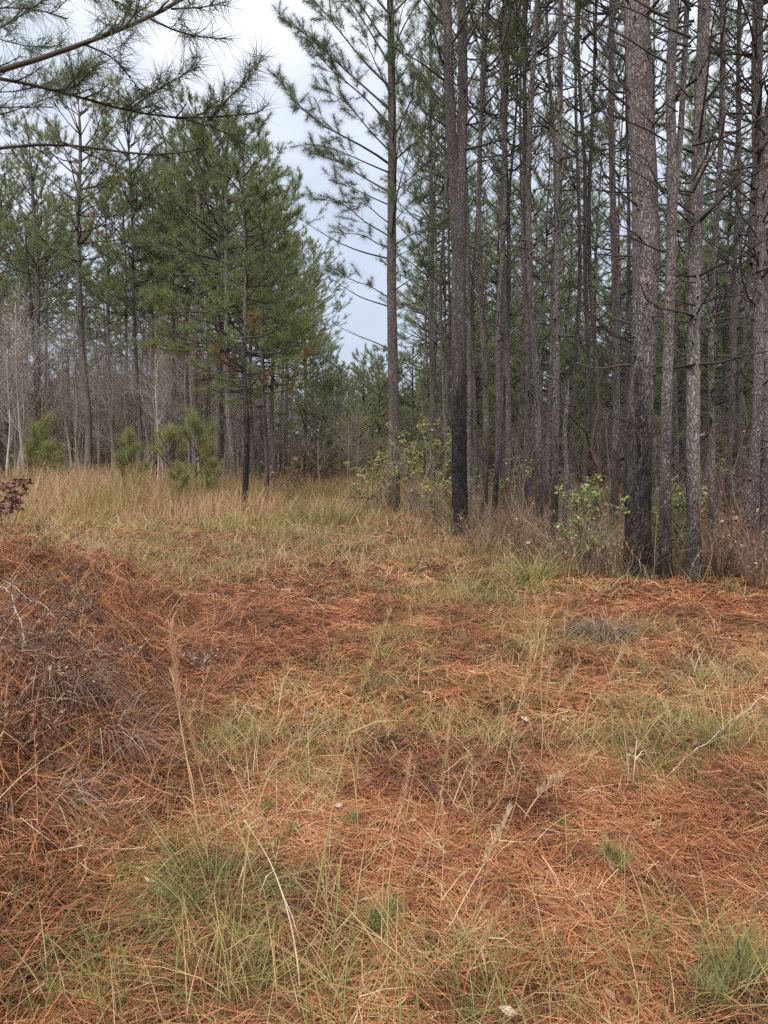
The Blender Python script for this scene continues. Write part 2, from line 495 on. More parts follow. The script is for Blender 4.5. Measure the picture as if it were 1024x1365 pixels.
def leaves(geo, pos, size, tint, rng, m=0, droop=0.2):
    """broad leaves: folded diamonds of two triangles each side of the midrib"""
    n = len(pos)
    a = unit(rng.normal(size=(n, 3)) * np.array([1, 1, 0.5]) - np.array([0, 0, droop]))
    b = unit(np.cross(a, rng.normal(size=(n, 3))))
    sz = (size * rng.uniform(0.6, 1.3, n))[:, None]
    p0 = pos; p2 = pos + a * sz
    mid = pos + a * sz * 0.5
    nrm = np.cross(a, b)
    p1 = mid + b * sz * 0.26 + nrm * sz * 0.08
    p3 = mid - b * sz * 0.26 + nrm * sz * 0.08
    V = np.stack([p0, p1, p2, p3], 1).reshape(-1, 3)
    i = np.arange(n)[:, None] * 4
    T = np.concatenate([i + np.array([[0, 1, 2]]), i + np.array([[0, 2, 3]])])
    geo.add(V, None, T, np.repeat(tint, 4), m)


# ------------------------------------------------------------------ limbs and pines
def limb(geo, P, r0, r1, rng, live=1.0, tw_from=0.3, tw_len=0.6, tw_gap=0.22, tufts=None, m=0, sides=5, tuft_gap=0.13, up=0.25, fork=True):
    """a limb along polyline P with side twigs; needle tufts are collected in `tufts` when it is alive"""
    P = np.asarray(P, float)
    n = len(P)
    L = np.concatenate([[0], np.cumsum(np.linalg.norm(np.diff(P, axis=0), axis=1))])
    tot = L[-1]
    rad = r0 + (r1 - r0) * (L / tot) ** 0.7
    tn = rng.random()
    geo.tube(P, rad, sides, tn, m)
    s = tw_from * tot
    flip = 1
    T = unit(np.gradient(P, axis=0))
    while s < tot * 0.99:
        x = np.array([np.interp(s, L, P[:, c]) for c in range(3)])
        t = unit(np.array([np.interp(s, L, T[:, c]) for c in range(3)]))
        side = unit(np.cross(t, np.array([0, 0, 1.0])) + rng.normal(0, 0.25, 3)) * flip
        fr = s / tot
        ll = tw_len * (1.15 - 0.75 * fr) * rng.uniform(0.6, 1.25)
        d = unit(t * rng.uniform(0.7, 1.2) + side * rng.uniform(0.5, 1.0) + np.array([0, 0, up * rng.uniform(-0.3, 1.3)]))
        k = 4
        q = [x]
        for i in range(k):
            d = unit(d + np.array([0, 0, up * 0.25]) + rng.normal(0, 0.10, 3))
            q.append(q[-1] + d * ll / k)
        q = np.array(q)
        rr = max(r1, rad.max() * 0.22)
        geo.tube(q, np.linspace(rr, rr * 0.4, k + 1), 3, tn, m, cap=False)
        if fork and rng.random() < 0.6:
            d2 = unit(d + rng.normal(0, 0.7, 3))
            q2 = np.array([q[2], q[2] + d2 * ll * 0.3, q[2] + d2 * ll * 0.55 + np.array([0, 0, 0.05])])
            geo.tube(q2, [rr * 0.6, rr * 0.45, rr * 0.3], 3, tn, m, cap=False)
            if tufts is not None and rng.random() < live:
                tufts.append((q2[-1], d2)); tufts.append((q2[1], d2))
        if tufts is not None and rng.random() < live:
            c = max(1, int(ll * 0.75 / tuft_gap))
            for i in range(c):
                f = 1 - i * tuft_gap / max(ll, 0.01)
                y = f * k
                a = min(int(y), k - 1)
                pos = q[a] + (q[a + 1] - q[a]) * (y - a)
                tufts.append((pos, q[a + 1] - q[a]))
        s += tw_gap * rng.uniform(0.6, 1.5)
        flip = -flip
    if tufts is not None and live > 0:
        for i in range(3):
            tufts.append((P[-1] - T[-1] * 0.12 * i, T[-1]))


def curve_pts(A, B, n, rng, sag=0.0, wob=0.03):
    A = np.asarray(A, float); B = np.asarray(B, float)
    t = np.linspace(0, 1, n)[:, None]
    P = A + (B - A) * t
    L = np.linalg.norm(B - A)
    P[:, 2] -= (np.sin(np.pi * t[:, 0])) * sag * L
    ph = rng.uniform(0, 6.28, 3)
    P += np.sin(t * rng.uniform(4, 9) + ph) * wob * L * t
    return P


def tree_path(seed):
    r = np.random.default_rng(seed)
    a = r.uniform(0, 6.28, 4); k = r.uniform(0.25, 0.6, 4); am = r.uniform(0.03, 0.11, 4)

    def f(h):
        h = np.asarray(h, float)
        x = am[0] * (np.sin(k[0] * h + a[0]) - math.sin(a[0])) + 0.4 * am[1] * (np.sin(2.3 * k[1] * h + a[1]) - math.sin(a[1]))
        y = am[2] * (np.sin(k[2] * h + a[2]) - math.sin(a[2])) + 0.4 * am[3] * (np.sin(2.3 * k[3] * h + a[3]) - math.sin(a[3]))
        return np.stack([x, y, h], -1)
    return f


def trunk_geo(path, height, r0, sides=10, step=0.4, seed=0, taper=0.72, rough=0.035):
    r = np.random.default_rng(seed)
    g = Geo()
    h = np.concatenate([[-0.25, 0.0, 0.12, 0.3], np.arange(0.6, height, step), [height]])
    P = path(np.maximum(h, 0)); P[:, 2] = h
    hh = np.clip(h / height, 0, 1)
    rad = r0 * (1 - taper * hh ** 1.15) * np.where(hh > 0.93, np.clip((1 - hh) / 0.07, 0.25, 1), 1) * (1 + 0.38 * np.exp(-np.maximum(h, 0) / 0.22))
    n0 = g.n
    g.tube(P, rad, sides, 0.5)
    V = g.V[0].copy()
    c = np.repeat(P, sides, 0)
    V[:-1] = c + (V[:-1] - c) * (1 + rough * r.normal(size=(len(c), 1)))
    g.V[0] = V
    return g


class PineType:
    """a crown shape shared by many trees: limbs + needles around a trunk line"""
    def __init__(s, seed, height, base, rmax, dead_from=None, dead_n=0, elev=(50, 10), kneed=20, nw=0.011, nl=0.17, step=0.42,
                 per=(3, 5), tint=(0.36, 0.16), low_yellow=0.0, top_pow=0.75, tw_gap=0.24, tw_len=0.7, low=0.75, tuft_gap=0.13, needle_m=None):
        s.seed = seed; s.height = height; s.base = base
        s.path = tree_path(seed)
        rng = np.random.default_rng(seed + 1000)
        g = Geo(); tufts = []; tt = []
        if dead_from is not None:
            for i in range(dead_n):
                h = rng.uniform(dead_from, base + 0.6)
                a = rng.uniform(0, 6.28)
                L = rng.uniform(0.5, 2.3) * (0.5 + 0.5 * (h - dead_from) / (base - dead_from + 0.01))
                A = s.path(h)
                e = R(rng.uniform(5, 48))
                B = A + L * np.array([math.cos(a) * math.cos(e), math.sin(a) * math.cos(e), math.sin(e)])
                limb(g, curve_pts(A, B, 5, rng, rng.uniform(-0.08, 0.1), 0.05), 0.016, 0.005, rng, 0, 0.4, 0.35, 0.3, None, 0, 4, fork=False)
        h = base
        while h < height - 0.25:
            f = (h - base) / (height - base)
            rad = rmax * min(1.0, low + (1 - low) * f / 0.3) * (1 - f ** 2.4) ** top_pow + 0.2
            for i in range(rng.integers(per[0], per[1] + 1)):
                a = rng.uniform(0, 6.28)
                L = rad * rng.uniform(0.6, 1.12)
                e = R(elev[1] + (elev[0] - elev[1]) * f + rng.normal(0, 8))
                A = s.path(h + rng.uniform(-0.1, 0.1))
                B = A + L * np.array([math.cos(a) * math.cos(e), math.sin(a) * math.cos(e), math.sin(e)])
                n0 = len(tufts)
                limb(g, curve_pts(A, B, 7, rng, rng.uniform(0.0, 0.14), 0.05), 0.012 + 0.010 * L, 0.005, rng, 0.95, 0.42,
                     tw_len * (0.35 + 0.28 * L), tw_gap, tufts, 0, 4, tuft_gap)
                base_t = tint[0] + rng.normal(0, tint[1] * 0.5)
                if low_yellow and f < 0.45:
                    base_t += low_yellow * (0.45 - f) / 0.45 * rng.uniform(0.2, 1.0)
                if rng.random() < 0.02:
                    base_t = 0.97
                tt += [base_t] * (len(tufts) - n0)
            h += step * rng.uniform(0.7, 1.3)
        for i in range(4):
            tufts.append((s.path(height - 0.05 * i), np.array([0, 0, 1.0]))); tt.append(tint[0] + 0.1)
        pos = np.array([t[0] for t in tufts]); dr = np.array([t[1] for t in tufts])
        tint_ = np.clip(np.array(tt) + rng.normal(0, tint[1] * 0.45, len(tt)), 0, 1)
        needles(g, pos, dr, kneed, nl, nw, tint_, rng, m=1)
        o = g.build('crown', [M_LIMB, needle_m or M_NEEDLE], smooth_=False)
        s.mesh = o.data
        bpy.data.objects.remove(o)
        s.ntuft = len(tufts)


N_TREE = [0]


def pine(ptype, x, y, height, dbh, label, group=None, name='pine_tree', rot=None, char=1.0, tone=1.0, lean=(0, 0), sides=9, step=0.5, crown=True, taper=0.68, cat='pine tree', z=None, cw=1.0, stubs=0):
    N_TREE[0] += 1
    sd = N_TREE[0] * 13 + 7
    rr = random.Random(sd)
    sc = height / ptype.height
    root = empty(name, (x, y, Hs(x, y) if z is None else z), (lean[1], lean[0], 0), 1.0)
    tag(root, label, cat, group)
    spin = rr.uniform(0, 6.28) if rot is None else rot
    tg = trunk_geo(ptype.path, ptype.height * 0.985, dbh * 0.5 / sc, sides, step / sc, sd, taper)
    for i in range(stubs):
        h_ = rr.uniform(1.2, 9.0) / sc; a_ = rr.uniform(0, 6.28); l_ = (dbh * 0.5 + rr.choice([0.015, 0.03, 0.05, 0.12])) / sc
        p_ = ptype.path(h_); q_ = p_ + np.array([math.cos(a_) * l_, math.sin(a_) * l_, rr.uniform(0.0, 0.5) * l_])
        tg.tube(np.array([p_, p_ * 0.3 + q_ * 0.7, q_]), np.array([0.022, 0.017, 0.011]) / sc, 5)
    t = tg.build('trunk', [M_BARK], root)
    t['char'] = float(char if char > 2.4 else char * 0.75) / sc; t['tone'] = float(tone)
    t.scale = (sc, sc, sc); t.rotation_euler = (0, 0, spin)
    if crown:
        c = child('crown', ptype.mesh, root)
        c.scale = (sc * cw, sc * cw, sc); c.rotation_euler = (0, 0, spin)
    return root


M_NEEDLE_LIGHTENED = blade_mat('lightened_pine_needles', [(0.0, (0.10, 0.135, 0.08)), (0.4, (0.165, 0.215, 0.115)), (0.75, (0.235, 0.265, 0.12)), (1.0, (0.30, 0.24, 0.12))], 0.5, 0.5, 0.4, True)  # needle colour lightened to offset the dark shade in back and far pines
BACK = [PineType(21 + i, 16.5, 5.6 + 0.6 * i, 2.5, 2.0, 26, (56, 16), 18, 0.015, nl=0.22, tint=(0.46, 0.18), step=0.62, per=(3, 4), low_yellow=0.15, tw_gap=0.28, tw_len=0.9, tuft_gap=0.21, top_pow=0.55, needle_m=M_NEEDLE_LIGHTENED) for i in range(3)]
STAND = [PineType(11 + i, 18.0, 8.4 + 0.5 * (i % 3), 2.4, 2.2, 40, (58, 26), 16, 0.012, nl=0.2, step=0.68, per=(2, 4), tw_gap=0.26, tw_len=0.85, tuft_gap=0.19, top_pow=0.6) for i in range(4)]
LEFT = [PineType(31 + i, 15.0, 7.6 + 0.5 * i, 2.8, 3.6, 24, (58, 20), 25, 0.013, nl=0.21, tint=(0.52, 0.2), step=0.52, per=(3, 5), low_yellow=0.15, tw_gap=0.26, tw_len=0.95, tuft_gap=0.19, top_pow=0.36) for i in range(3)]
SLIM = PineType(61, 10.5, 3.5, 1.9, 2.0, 12, (55, 8), 28, 0.012, nl=0.2, tint=(0.46, 0.18), step=0.5, low_yellow=0.3, per=(3, 4), tw_gap=0.22, tw_len=0.7, tuft_gap=0.17, top_pow=0.6)
EDGE = [PineType(51 + i, 10.5, 4.5, 2.35, 2.4, 12, (50, 4), 23, 0.012, nl=0.2, tint=(0.58, 0.2), step=0.42, low_yellow=0.4, per=(3, 5), low=0.95, tw_gap=0.22, tw_len=0.85, tuft_gap=0.17, top_pow=0.38) for i in range(3)]
YOUNG = [PineType(71 + i, 8.0, 0.5, 2.6, None, 0, (50, 10), 17, 0.020, nl=0.24, tint=(0.58, 0.2), step=0.45, low_yellow=0.2, per=(3, 5), low=0.9, tuft_gap=0.2, tw_len=0.8, top_pow=0.55, needle_m=M_NEEDLE_LIGHTENED) for i in range(3)]
SAP = [PineType(91 + i, 2.0, 0.25, 0.55, None, 0, (65, 35), 44, 0.0045, nl=0.30, tint=(0.55, 0.22), step=0.34, per=(2, 3), low=0.9, tw_gap=0.22, tw_len=0.45, tuft_gap=0.14, needle_m=M_SEEDLING) for i in range(3)]

HAND = []                        # ground positions already taken


def hand(px, py, w, top, label, ptype, char=1.0, tone=1.0, top_at=None, **kw):
    """a tree catalogued from the photo: base pixel, width in pixels, height in metres"""
    x, y = G(px, py)
    HAND.append((x, y))
    lean = 0.0
    if top_at is not None:
        q = at(top_at[0], top_at[1], y)
        lean = math.atan2(q[0] - x, q[2])
    sides = 20 if y < 16 else 12
    return pine(ptype, x, y, top, w * (0.9 if 4 < w < 12 else 1.0) * y / F, label, None, char=char, tone=tone, lean=(lean, 0), sides=sides, step=0.25 if y < 16 else 0.45, cw=0.6 if (px > 560 and w < 12) else 1.0, stubs=26 if w > 8 else 10, **kw)


# right-hand stand, front to back
def dead_limb_mesh(i):
    r = np.random.default_rng(500 + i)
    g = Geo()
    L = r.uniform(0.7, 1.7)
    limb(g, curve_pts((0, 0, 0), (L * 0.9, 0, L * r.uniform(0.1, 0.55)), 7, r, r.uniform(-0.08, 0.1), 0.06), 0.017, 0.004, r, 0, 0.35, 0.45, 0.22, None, 0, 5)
    o = g.build('branch', [M_LIMB]); me = o.data; bpy.data.objects.remove(o)
    return me


DEAD = [dead_limb_mesh(i) for i in range(8)]


def dead_limbs(root, h0, h1, n, seed, r=0.1, scale=(0.6, 1.2)):
    q = random.Random(seed)
    for i in range(n):
        o = child('branch', DEAD[q.randrange(len(DEAD))], root)
        a = q.uniform(0, 6.28)
        o.location = (math.cos(a) * r * 0.6, math.sin(a) * r * 0.6, q.uniform(h0, h1))
        o.rotation_euler = (0, 0, a)
        s = q.uniform(*scale); o.scale = (s, s, s)


S = STAND
big = hand(851, 772, 35, 20, 'thickest pine trunk at right with flaky plated bark and a charred black base', S[0], 2.5, 1.05, (858, 0), taper=0.45)
t = hand(925, 776, 18, 19, 'straight reddish brown pine just right of the thickest trunk, knotty and barely charred', S[1], 1.0, 1.12, (931, 0), taper=0.5)
dead_limbs(t, 2.5, 7.5, 12, 3, 0.08)
t = hand(992, 757, 14.5, 19, 'grey knotty pine second in from the right edge, behind brambles', S[2], 0.8, 0.95, (1007, 0))
dead_limbs(t, 2.5, 8, 12, 4, 0.08)
t = hand(1021, 757, 16, 19, 'brown pine trunk cut by the right edge of the view', S[3], 0.9, 0.95, (1036, 0))
t = hand(818, 722, 11, 18, 'slim pine with bluish grey sheen left of the thickest trunk', S[1], 1.7, 0.85, (824, 0))
dead_limbs(t, 3, 9, 12, 5, 0.06)
t = hand(738, 743, 10.5, 17, 'slim pine with dark stained foot left of the green shrubs', S[2], 2.3, 0.95, (750, 0))
dead_limbs(t, 3, 8, 8, 6, 0.05)
hand(719, 718, 10, 18, 'pine with black foot in the tight cluster, nearest of the cluster', S[3], 2.0, 0.95, (722, 0))
hand(702, 698, 9, 18, 'leftmost pine of the tight cluster behind the pink brush', S[0], 1.2, 0.9, (702, 0))
hand(645, 703, 8.5, 17, 'slim pine with dark foot, first right of the forked pine', S[1], 1.8, 0.95, (657, 0))
hand(657, 712, 8, 17, 'slim pine with dark foot, second right of the forked pine', S[2], 2.2, 0.85, (663, 0))
hand(664, 688, 6, 17, 'thin straight pine, third right of the forked pine', S[3], 0.8, 0.95, (671, 0))
hand(670, 684, 5, 17, 'thin dark pine squeezed between two others right of the forked pine', S[0], 0.6, 0.8, (679, 60))
hand(675, 688, 9, 18, 'pale barked pine, last of the five right of the forked pine', S[1], 0.5, 1.15, (684, 0))
hand(711, 690, 5, 17, 'thin reddish pine in the middle of the tight cluster', S[2], 0.5, 1.0, (713, 0))
hand(729, 704, 6.5, 17, 'slim brown pine at the right of the tight cluster', S[3], 0.9, 0.95, (726, 0))
hand(780, 694, 7.5, 17, 'slim pine behind the left green shrub', S[0], 0.9, 0.85, (784, 0))
hand(797, 692, 7.5, 17, 'slim pine crossed by the leaning sapling', S[1], 0.8, 1.0, (800, 0))
hand(577, 668, 8.5, 16.5, 'slim pine midway between the lone pine and the forked pine', S[2], 0.6, 1.0, (577, 0))
hand(595, 684, 5.5, 16, 'thin pine hugging the left side of the forked pine', S[3], 1.4, 0.95, (601, 0))
hand(627, 692, 7, 17, 'slightly bowed slim pine touching the right side of the forked pine', S[0], 0.8, 0.95, (619, 0))
hand(947, 766, 9.5, 17, 'thin pine behind brambles, right of the reddish brown pine', S[0], 0.6, 0.85, (957, 0))
hand(870, 700, 10, 18, 'pine half hidden behind the right side of the thickest trunk', S[2], 0.7, 0.95, (872, 0))
hand(1008, 712, 8, 18, 'dark pine between the two pines at the right edge', S[1], 1.0, 0.75, (1022, 0))
hand(903, 705, 7, 18, 'slim shaded pine between the two trunks right of the thickest', S[3], 0.7, 0.85, (908, 0))
hand(834, 698, 6, 17, 'thin pine at the left shoulder of the thickest trunk', S[0], 0.7, 0.85, (836, 0))
hand(967, 706, 8.5, 18, 'slim pine between brambles and the grey knotty pine', S[2], 0.7, 0.9, (976, 0))
hand(690, 668, 6, 17, 'faint slim pine in the gap before the tight cluster', S[3], 0.4, 0.95, (694, 0))
hand(762, 680, 7, 17, 'slim pine behind the broken snag', S[1], 0.6, 0.9, (764, 0))


def custom_tree(px, py, label, name='pine_tree', cat='pine tree'):
    x, y = G(px, py)
    HAND.append((x, y))
    z = Hs(x, y)
    root = empty(name, (x, y, z))
    tag(root, label, cat)
    return root, np.array([x, y, z])


def branch_obj(root, org, P, r0, r1, rng, live, name='branch', **kw):
    """one limb as a part of its tree, its needles as a sub-part"""
    g = Geo(); tf = [] if live > 0 else None
    nl = kw.pop('nl', 0.18); nw = kw.pop('nw', 0.009); kn = kw.pop('kn', 22); tint = kw.pop('tint', 0.32); spread = kw.pop('spread', 0.75); lm = kw.pop('lm', M_LIMB)
    limb(g, np.asarray(P) - org, r0, r1, rng, live, tufts=tf, **kw)
    o = g.build(name, [lm], root)
    if tf:
        gn = Geo()
        pos = np.array([t[0] for t in tf]); dr = np.array([t[1] for t in tf])
        needles(gn, pos, dr, kn, nl, nw, np.clip(tint + rng.normal(0, 0.09, len(tf)), 0, 1), rng, m=0, spread=spread)
        gn.build('needles', [M_NEEDLE], o, smooth_=False)
    return o


# the lone pine at the edge of the clearing
root, org = custom_tree(525, 682, 'lone pine at the clearing edge with long needled branches reaching left over the gap')
Y3 = org[1]
rng = np.random.default_rng(77)
pth = lambda h: np.stack([np.asarray(h) * 0.0 + 0.02 * np.sin(np.asarray(h) * 0.8), 0.03 * np.sin(np.asarray(h) * 0.6), np.asarray(h, float)], -1)
q0 = at(521, 0, Y3)
lx = (q0[0] - org[0]) / (q0[2])
pth3 = lambda h: pth(h) + np.stack([np.asarray(h) * lx, np.asarray(h) * 0, np.asarray(h) * 0], -1)
t = trunk_geo(pth3, 17.5, 15 * Y3 / F / 2, 16, 0.3, 3, 0.62).build('trunk', [M_BARK], root)
t['char'] = 0.9; t['tone'] = 0.88
for (ya, tx, ty, live) in [(222, 357, 108, 1), (205, 425, 115, .9), (232, 400, 190, .9), (150, 372, 30, 1), (118, 385, -40, 1), (170, 420, 60, 1), (258, 408, 198, 1), (275, 440, 236, .9),
                           (318, 424, 262, .6), (346, 394, 296, 0), (330, 450, 300, .7), (300, 455, 262, .8), (398, 452, 362, .6), (410, 428, 374, 0), (468, 438, 431, 0),
                           (60, 400, -70, 1), (90, 440, -30, 1), (20, 410, -120, 1), (-20, 430, -150, 1),
                           (218, 598, 132, .9), (185, 588, 62, .9), (262, 577, 214, .8), (330, 592, 296, .5), (120, 585, 20, 1), (390, 585, 352, .5), (300, 558, 262, .7), (70, 600, -60, 1), (20, 610, -80, 1),
                           (350, 560, 322, .5), (415, 570, 392, .4), (455, 560, 440, 0)]:
    A = org + pth3(at(522, ya, Y3)[2] - org[2])
    B = at(tx, ty, Y3 + rng.uniform(-1.6, 1.6))
    L = np.linalg.norm(B - A)
    branch_obj(root, org, curve_pts(A, B, 9, rng, rng.uniform(-0.05, 0.05), 0.05), 0.009 + 0.0065 * L, 0.005, rng, live, nl=0.2, nw=0.0065, kn=46, tint=rng.uniform(0.08, 0.28), spread=0.9, tw_from=0.33 if live else 0.4, tw_len=0.95 if live else 0.4, tw_gap=0.13 if live else 0.2, up=0.12, tuft_gap=0.14)
for i in range(34):
    h = rng.uniform(6.0, 17.0)
    a = rng.uniform(0, 6.28)
    L = (1 - (h - 6) / 12.5) * 2.9 + 0.3
    A = org + pth3(h)
    e = R(rng.uniform(20, 50))
    if h < 12.5 and abs(math.cos(a)) > 0.6:
        continue
    B = A + L * np.array([math.cos(a) * math.cos(e), math.sin(a) * math.cos(e), math.sin(e)])
    branch_obj(root, org, curve_pts(A, B, 8, rng, rng.uniform(-0.04, 0.08), 0.05), 0.009 + 0.007 * L, 0.005, rng, 0.95, nl=0.2, nw=0.0065, kn=42, tint=0.2, spread=0.9, tw_len=0.85, tw_gap=0.16, up=0.15)

# the forked pine
root, org = custom_tree(614, 716, 'tall dark pine with charred base that forks into two stems high up')
Y2 = org[1]
rng = np.random.default_rng(78)
zf = at(612, 235, Y2)[2] - org[2]
def stem_pts(pts, top):
    P = [at(a, b, Y2 + c) - org for a, b, c in pts]
    return np.array(P + [P[-1] + np.array(top)])
def smooth_poly(P, n):
    P = np.asarray(P, float)
    L = np.concatenate([[0], np.cumsum(np.linalg.norm(np.diff(P, axis=0), axis=1))])
    s = np.linspace(0, L[-1], n)
    Q = np.stack([np.interp(s, L, P[:, c]) for c in range(3)], -1)
    for k in range(3):
        Q[1:-1] = 0.25 * Q[:-2] + 0.5 * Q[1:-1] + 0.25 * Q[2:]
    return Q
g = Geo()
base = np.array([[0, 0, -0.25], [0, 0, 0.0]])
mainP = smooth_poly(np.vstack([base, stem_pts([(612, 600, 0), (611, 420, 0), (614, 235, 0), (618, 120, .1), (615, 0, .15)], (0.1, 0.3, 7.0))]), 60)
r_m = 20.5 * Y2 / F / 2
hz = np.clip(mainP[:, 2] / mainP[-1, 2], 0, 1)
rad = r_m * (1 - 0.12 * np.clip(mainP[:, 2] / zf, 0, 1)) * (1 + 0.3 * np.exp(-np.maximum(mainP[:, 2], 0) / 0.3))
rad = rad * np.where(mainP[:, 2] > zf, 0.80 * (1 - 0.75 * np.clip((mainP[:, 2] - zf) / (mainP[-1, 2] - zf), 0, 1)), 1 - 0.20 * smooth(zf - 1.2, zf, mainP[:, 2]))
g.tube(mainP, rad, 20)
secP = smooth_poly(stem_pts([(609, 330, 0), (606, 240, 0), (600, 150, -.1), (596, 0, -.2)], (-0.3, -0.4, 6.5)), 44)
z0 = secP[0, 2]
rad2 = r_m * 0.72 * (1 - 0.75 * np.clip((secP[:, 2] - z0) / (secP[-1, 2] - z0), 0, 1) ** 1.1)
g.tube(secP, rad2, 16)
t = g.build('trunk', [M_BARK], root)
t['char'] = 3.3; t['tone'] = 0.66
for (sx_, ya, tx, ty, live) in [(598, 110, 520, 50, .8), (600, 145, 545, 75, .8), (604, 215, 552, 180, .3), (598, 100, 570, 20, .8), (620, 120, 660, 40, .8), (620, 62, 668, -40, .9), (621, 165, 690, 80, .7),
                                (620, 200, 700, 168, .2), (606, 225, 560, 130, .2), (598, 40, 530, -50, 1), (612, 30, 690, -80, 1), (597, 70, 640, -20, .8), (622, 225, 660, 190, 0)]:
    A = at(sx_, ya, Y2); B = at(tx, ty, Y2 + rng.uniform(-1.5, 1.5)); L = np.linalg.norm(B - A)
    branch_obj(root, org, curve_pts(A, B, 8, rng, 0.05, 0.04), 0.02 + 0.006 * L, 0.005, rng, live, tw_from=0.45, tw_len=0.5, tw_gap=0.24)
for i in range(40):
    st_ = secP if i % 2 else mainP
    k = rng.integers(int(len(st_) * 0.62), len(st_) - 1)
    if st_[k, 2] < 9.2: continue
    A = org + st_[k]; a = rng.uniform(0, 6.28); L = 0.4 + 2.3 * (1 - k / len(st_)) * 2
    B = A + min(L, 2.4) * np.array([math.cos(a) * .8, math.sin(a) * .8, rng.uniform(.3, .8)])
    branch_obj(root, org, curve_pts(A, B, 7, rng, 0.05, 0.04), 0.022, 0.005, rng, 0.95, tw_len=0.55, tw_gap=0.22)

# the second forked pine, right of the thickest trunk
root, org = custom_tree(887, 778, 'narrow pine right of the thickest trunk, its stem splitting in two near the top')
Y5 = org[1]; rng = np.random.default_rng(79)
def stem5(pts, top):
    P = [at(a, b, Y5 + c) - org for a, b, c in pts]
    return np.array(P + [P[-1] + np.array(top)])
g = Geo()
P = smooth_poly(np.vstack([base, stem5([(887, 600, 0), (893, 400, 0), (897, 250, 0), (893, 120, 0), (899, 0, 0)], (0.2, 0.2, 9))]), 60)
r5 = 16 * Y5 / F / 2
hz = np.clip(P[:, 2] / P[-1, 2], 0, 1)
g.tube(P, r5 * (1 - 0.75 * hz) * (1 + 0.3 * np.exp(-np.maximum(P[:, 2], 0) / 0.25)), 16)
P2 = smooth_poly(stem5([(899, 275, 0), (906, 200, .05), (912, 100, .1), (916, 0, .15)], (0.4, 0.4, 7)), 40)
g.tube(P2, r5 * 0.5 * np.linspace(1, 0.3, 40), 14)
t = g.build('trunk', [M_BARK], root); t['char'] = 1.5; t['tone'] = 0.85
c = child('crown', S[1].mesh, root); c.location = (0.25, 0, 0); c.scale = (1.05,) * 3
dead_limbs(root, 3.0, 7.5, 10, 8, 0.07)

# branches seen on the thickest trunk
rng = np.random.default_rng(80)
bx, by = HAND[0]
for (sx_, ya, tx, ty, r0) in [(848, 92, 655, -6, 0.016), (848, 30, 785, -4, 0.022), (868, 85, 905, 60, 0.012), (846, 222, 830, 188, 0.014), (844, 345, 832, 318, 0.012), (866, 180, 885, 150, 0.012)]:
    A = at(sx_, ya, by); B = at(tx, ty, by + rng.uniform(-0.3, 0.6))
    o = branch_obj(big, np.array([bx, by, big.location[2]]), curve_pts(A, B, 10, rng, -0.10, 0.015), r0, 0.004, rng, 0, tw_from=0.75, tw_len=0.18, tw_gap=0.3)
    # undo the tree's small lean for this limb
    o.rotation_euler = (0, -big.rotation_euler[1], 0)

# snag: two broken stems left of the green shrubs
for (px, py, tx, ty, w_, lab) in [(750, 738, 758, 528, 7, 'broken dead snag with a snapped top leaning right of the dark stained pine'),
                                  (221, 645, 219, 512, 7, 'pale snapped trunk with peeling bark among the left pines')]:
    x, y = G(px, py); HAND.append((x, y)); z = Hs(x, y)
    root = empty('broken_snag', (x, y, z)); tag(root, lab, 'dead tree')
    B = at(tx, ty, y) - np.array([x, y, z])
    g = Geo(); r_ = np.random.default_rng(px)
    P = curve_pts((0, 0, -0.2), B, 12, r_, 0, 0.015)
    g.tube(P, w_ * y / F / 2 * np.linspace(1.1, 0.75, 12), 9)
    for k in range(4):        # splinters at the break
        e = P[-1] + r_.normal(0, 0.02, 3); g.tube([e - [0, 0, .1], e + [r_.normal(0, .02), 0, r_.uniform(.1, .3)]], [0.02, 0.004], 4)
    t = g.build('trunk', [M_BARK], root); t['char'] = 0.7; t['tone'] = 0.9 if px > 500 else 1.5

# left-hand stand
Lp = LEFT
hand(61, 650, 10.5, 14.5, 'grey pine at the far left leaning slightly left above a yellowish sapling', Lp[0], 0.8, 0.95, (42, 260))
hand(118, 653, 10.5, 15.5, 'straight grey pine standing clear, second from the left edge', Lp[1], 0.6, 1.0, (104, 180))
hand(175, 640, 5.5, 15, 'left stem of the two thin dark pines left of the saplings', Lp[2], 0.6, 0.75, (163, 250))
hand(187, 652, 6.5, 15, 'right stem of the two thin dark pines left of the saplings', Lp[0], 0.6, 0.75, (178, 250))
hand(229, 645, 7.5, 14.6, 'dark slim pine behind the saplings, left of the pale knotty pine', Lp[1], 0.6, 0.75, (227, 250))
hand(252, 648, 9, 15.0, 'brown pine close against the left side of the pale knotty pine', Lp[2], 0.6, 0.9, (247, 250))
hand(264, 650, 11.5, 15.6, 'pale grey knotty pine with scaly bark, tallest in the left stand', Lp[0], 0.4, 1.6, (262, 250))
hand(327, 683, 9, 9.6, 'dark charred pine at the right end of the left stand', SLIM, 2.9, 0.8, (326, 450))
hand(356, 677, 7, 8.6, 'short slim grey pine standing just right of the dark charred one', SLIM, 0.8, 1.0, (355, 500))
hand(313, 662, 10, 11.8, 'pale pine just left of the dark charred one', EDGE[2], 0.9, 1.15, (309, 450))
hand(288, 660, 8.5, 12.6, 'brown pine with a blotchy black foot between pale pines', EDGE[0], 1.0, 0.9, (284, 450))
hand(207, 645, 4.5, 14, 'very thin pine left of the pale snapped trunk', Lp[2], 0.5, 0.85, (203, 300))
hand(337, 652, 6, 12.8, 'thin pine behind the dark charred one', EDGE[1], 0.6, 0.85, (336, 300))
hand(366, 656, 7, 9.4, 'bushy edge pine overhanging the far end of the clearing', EDGE[2], 0.6, 0.95, (366, 400))
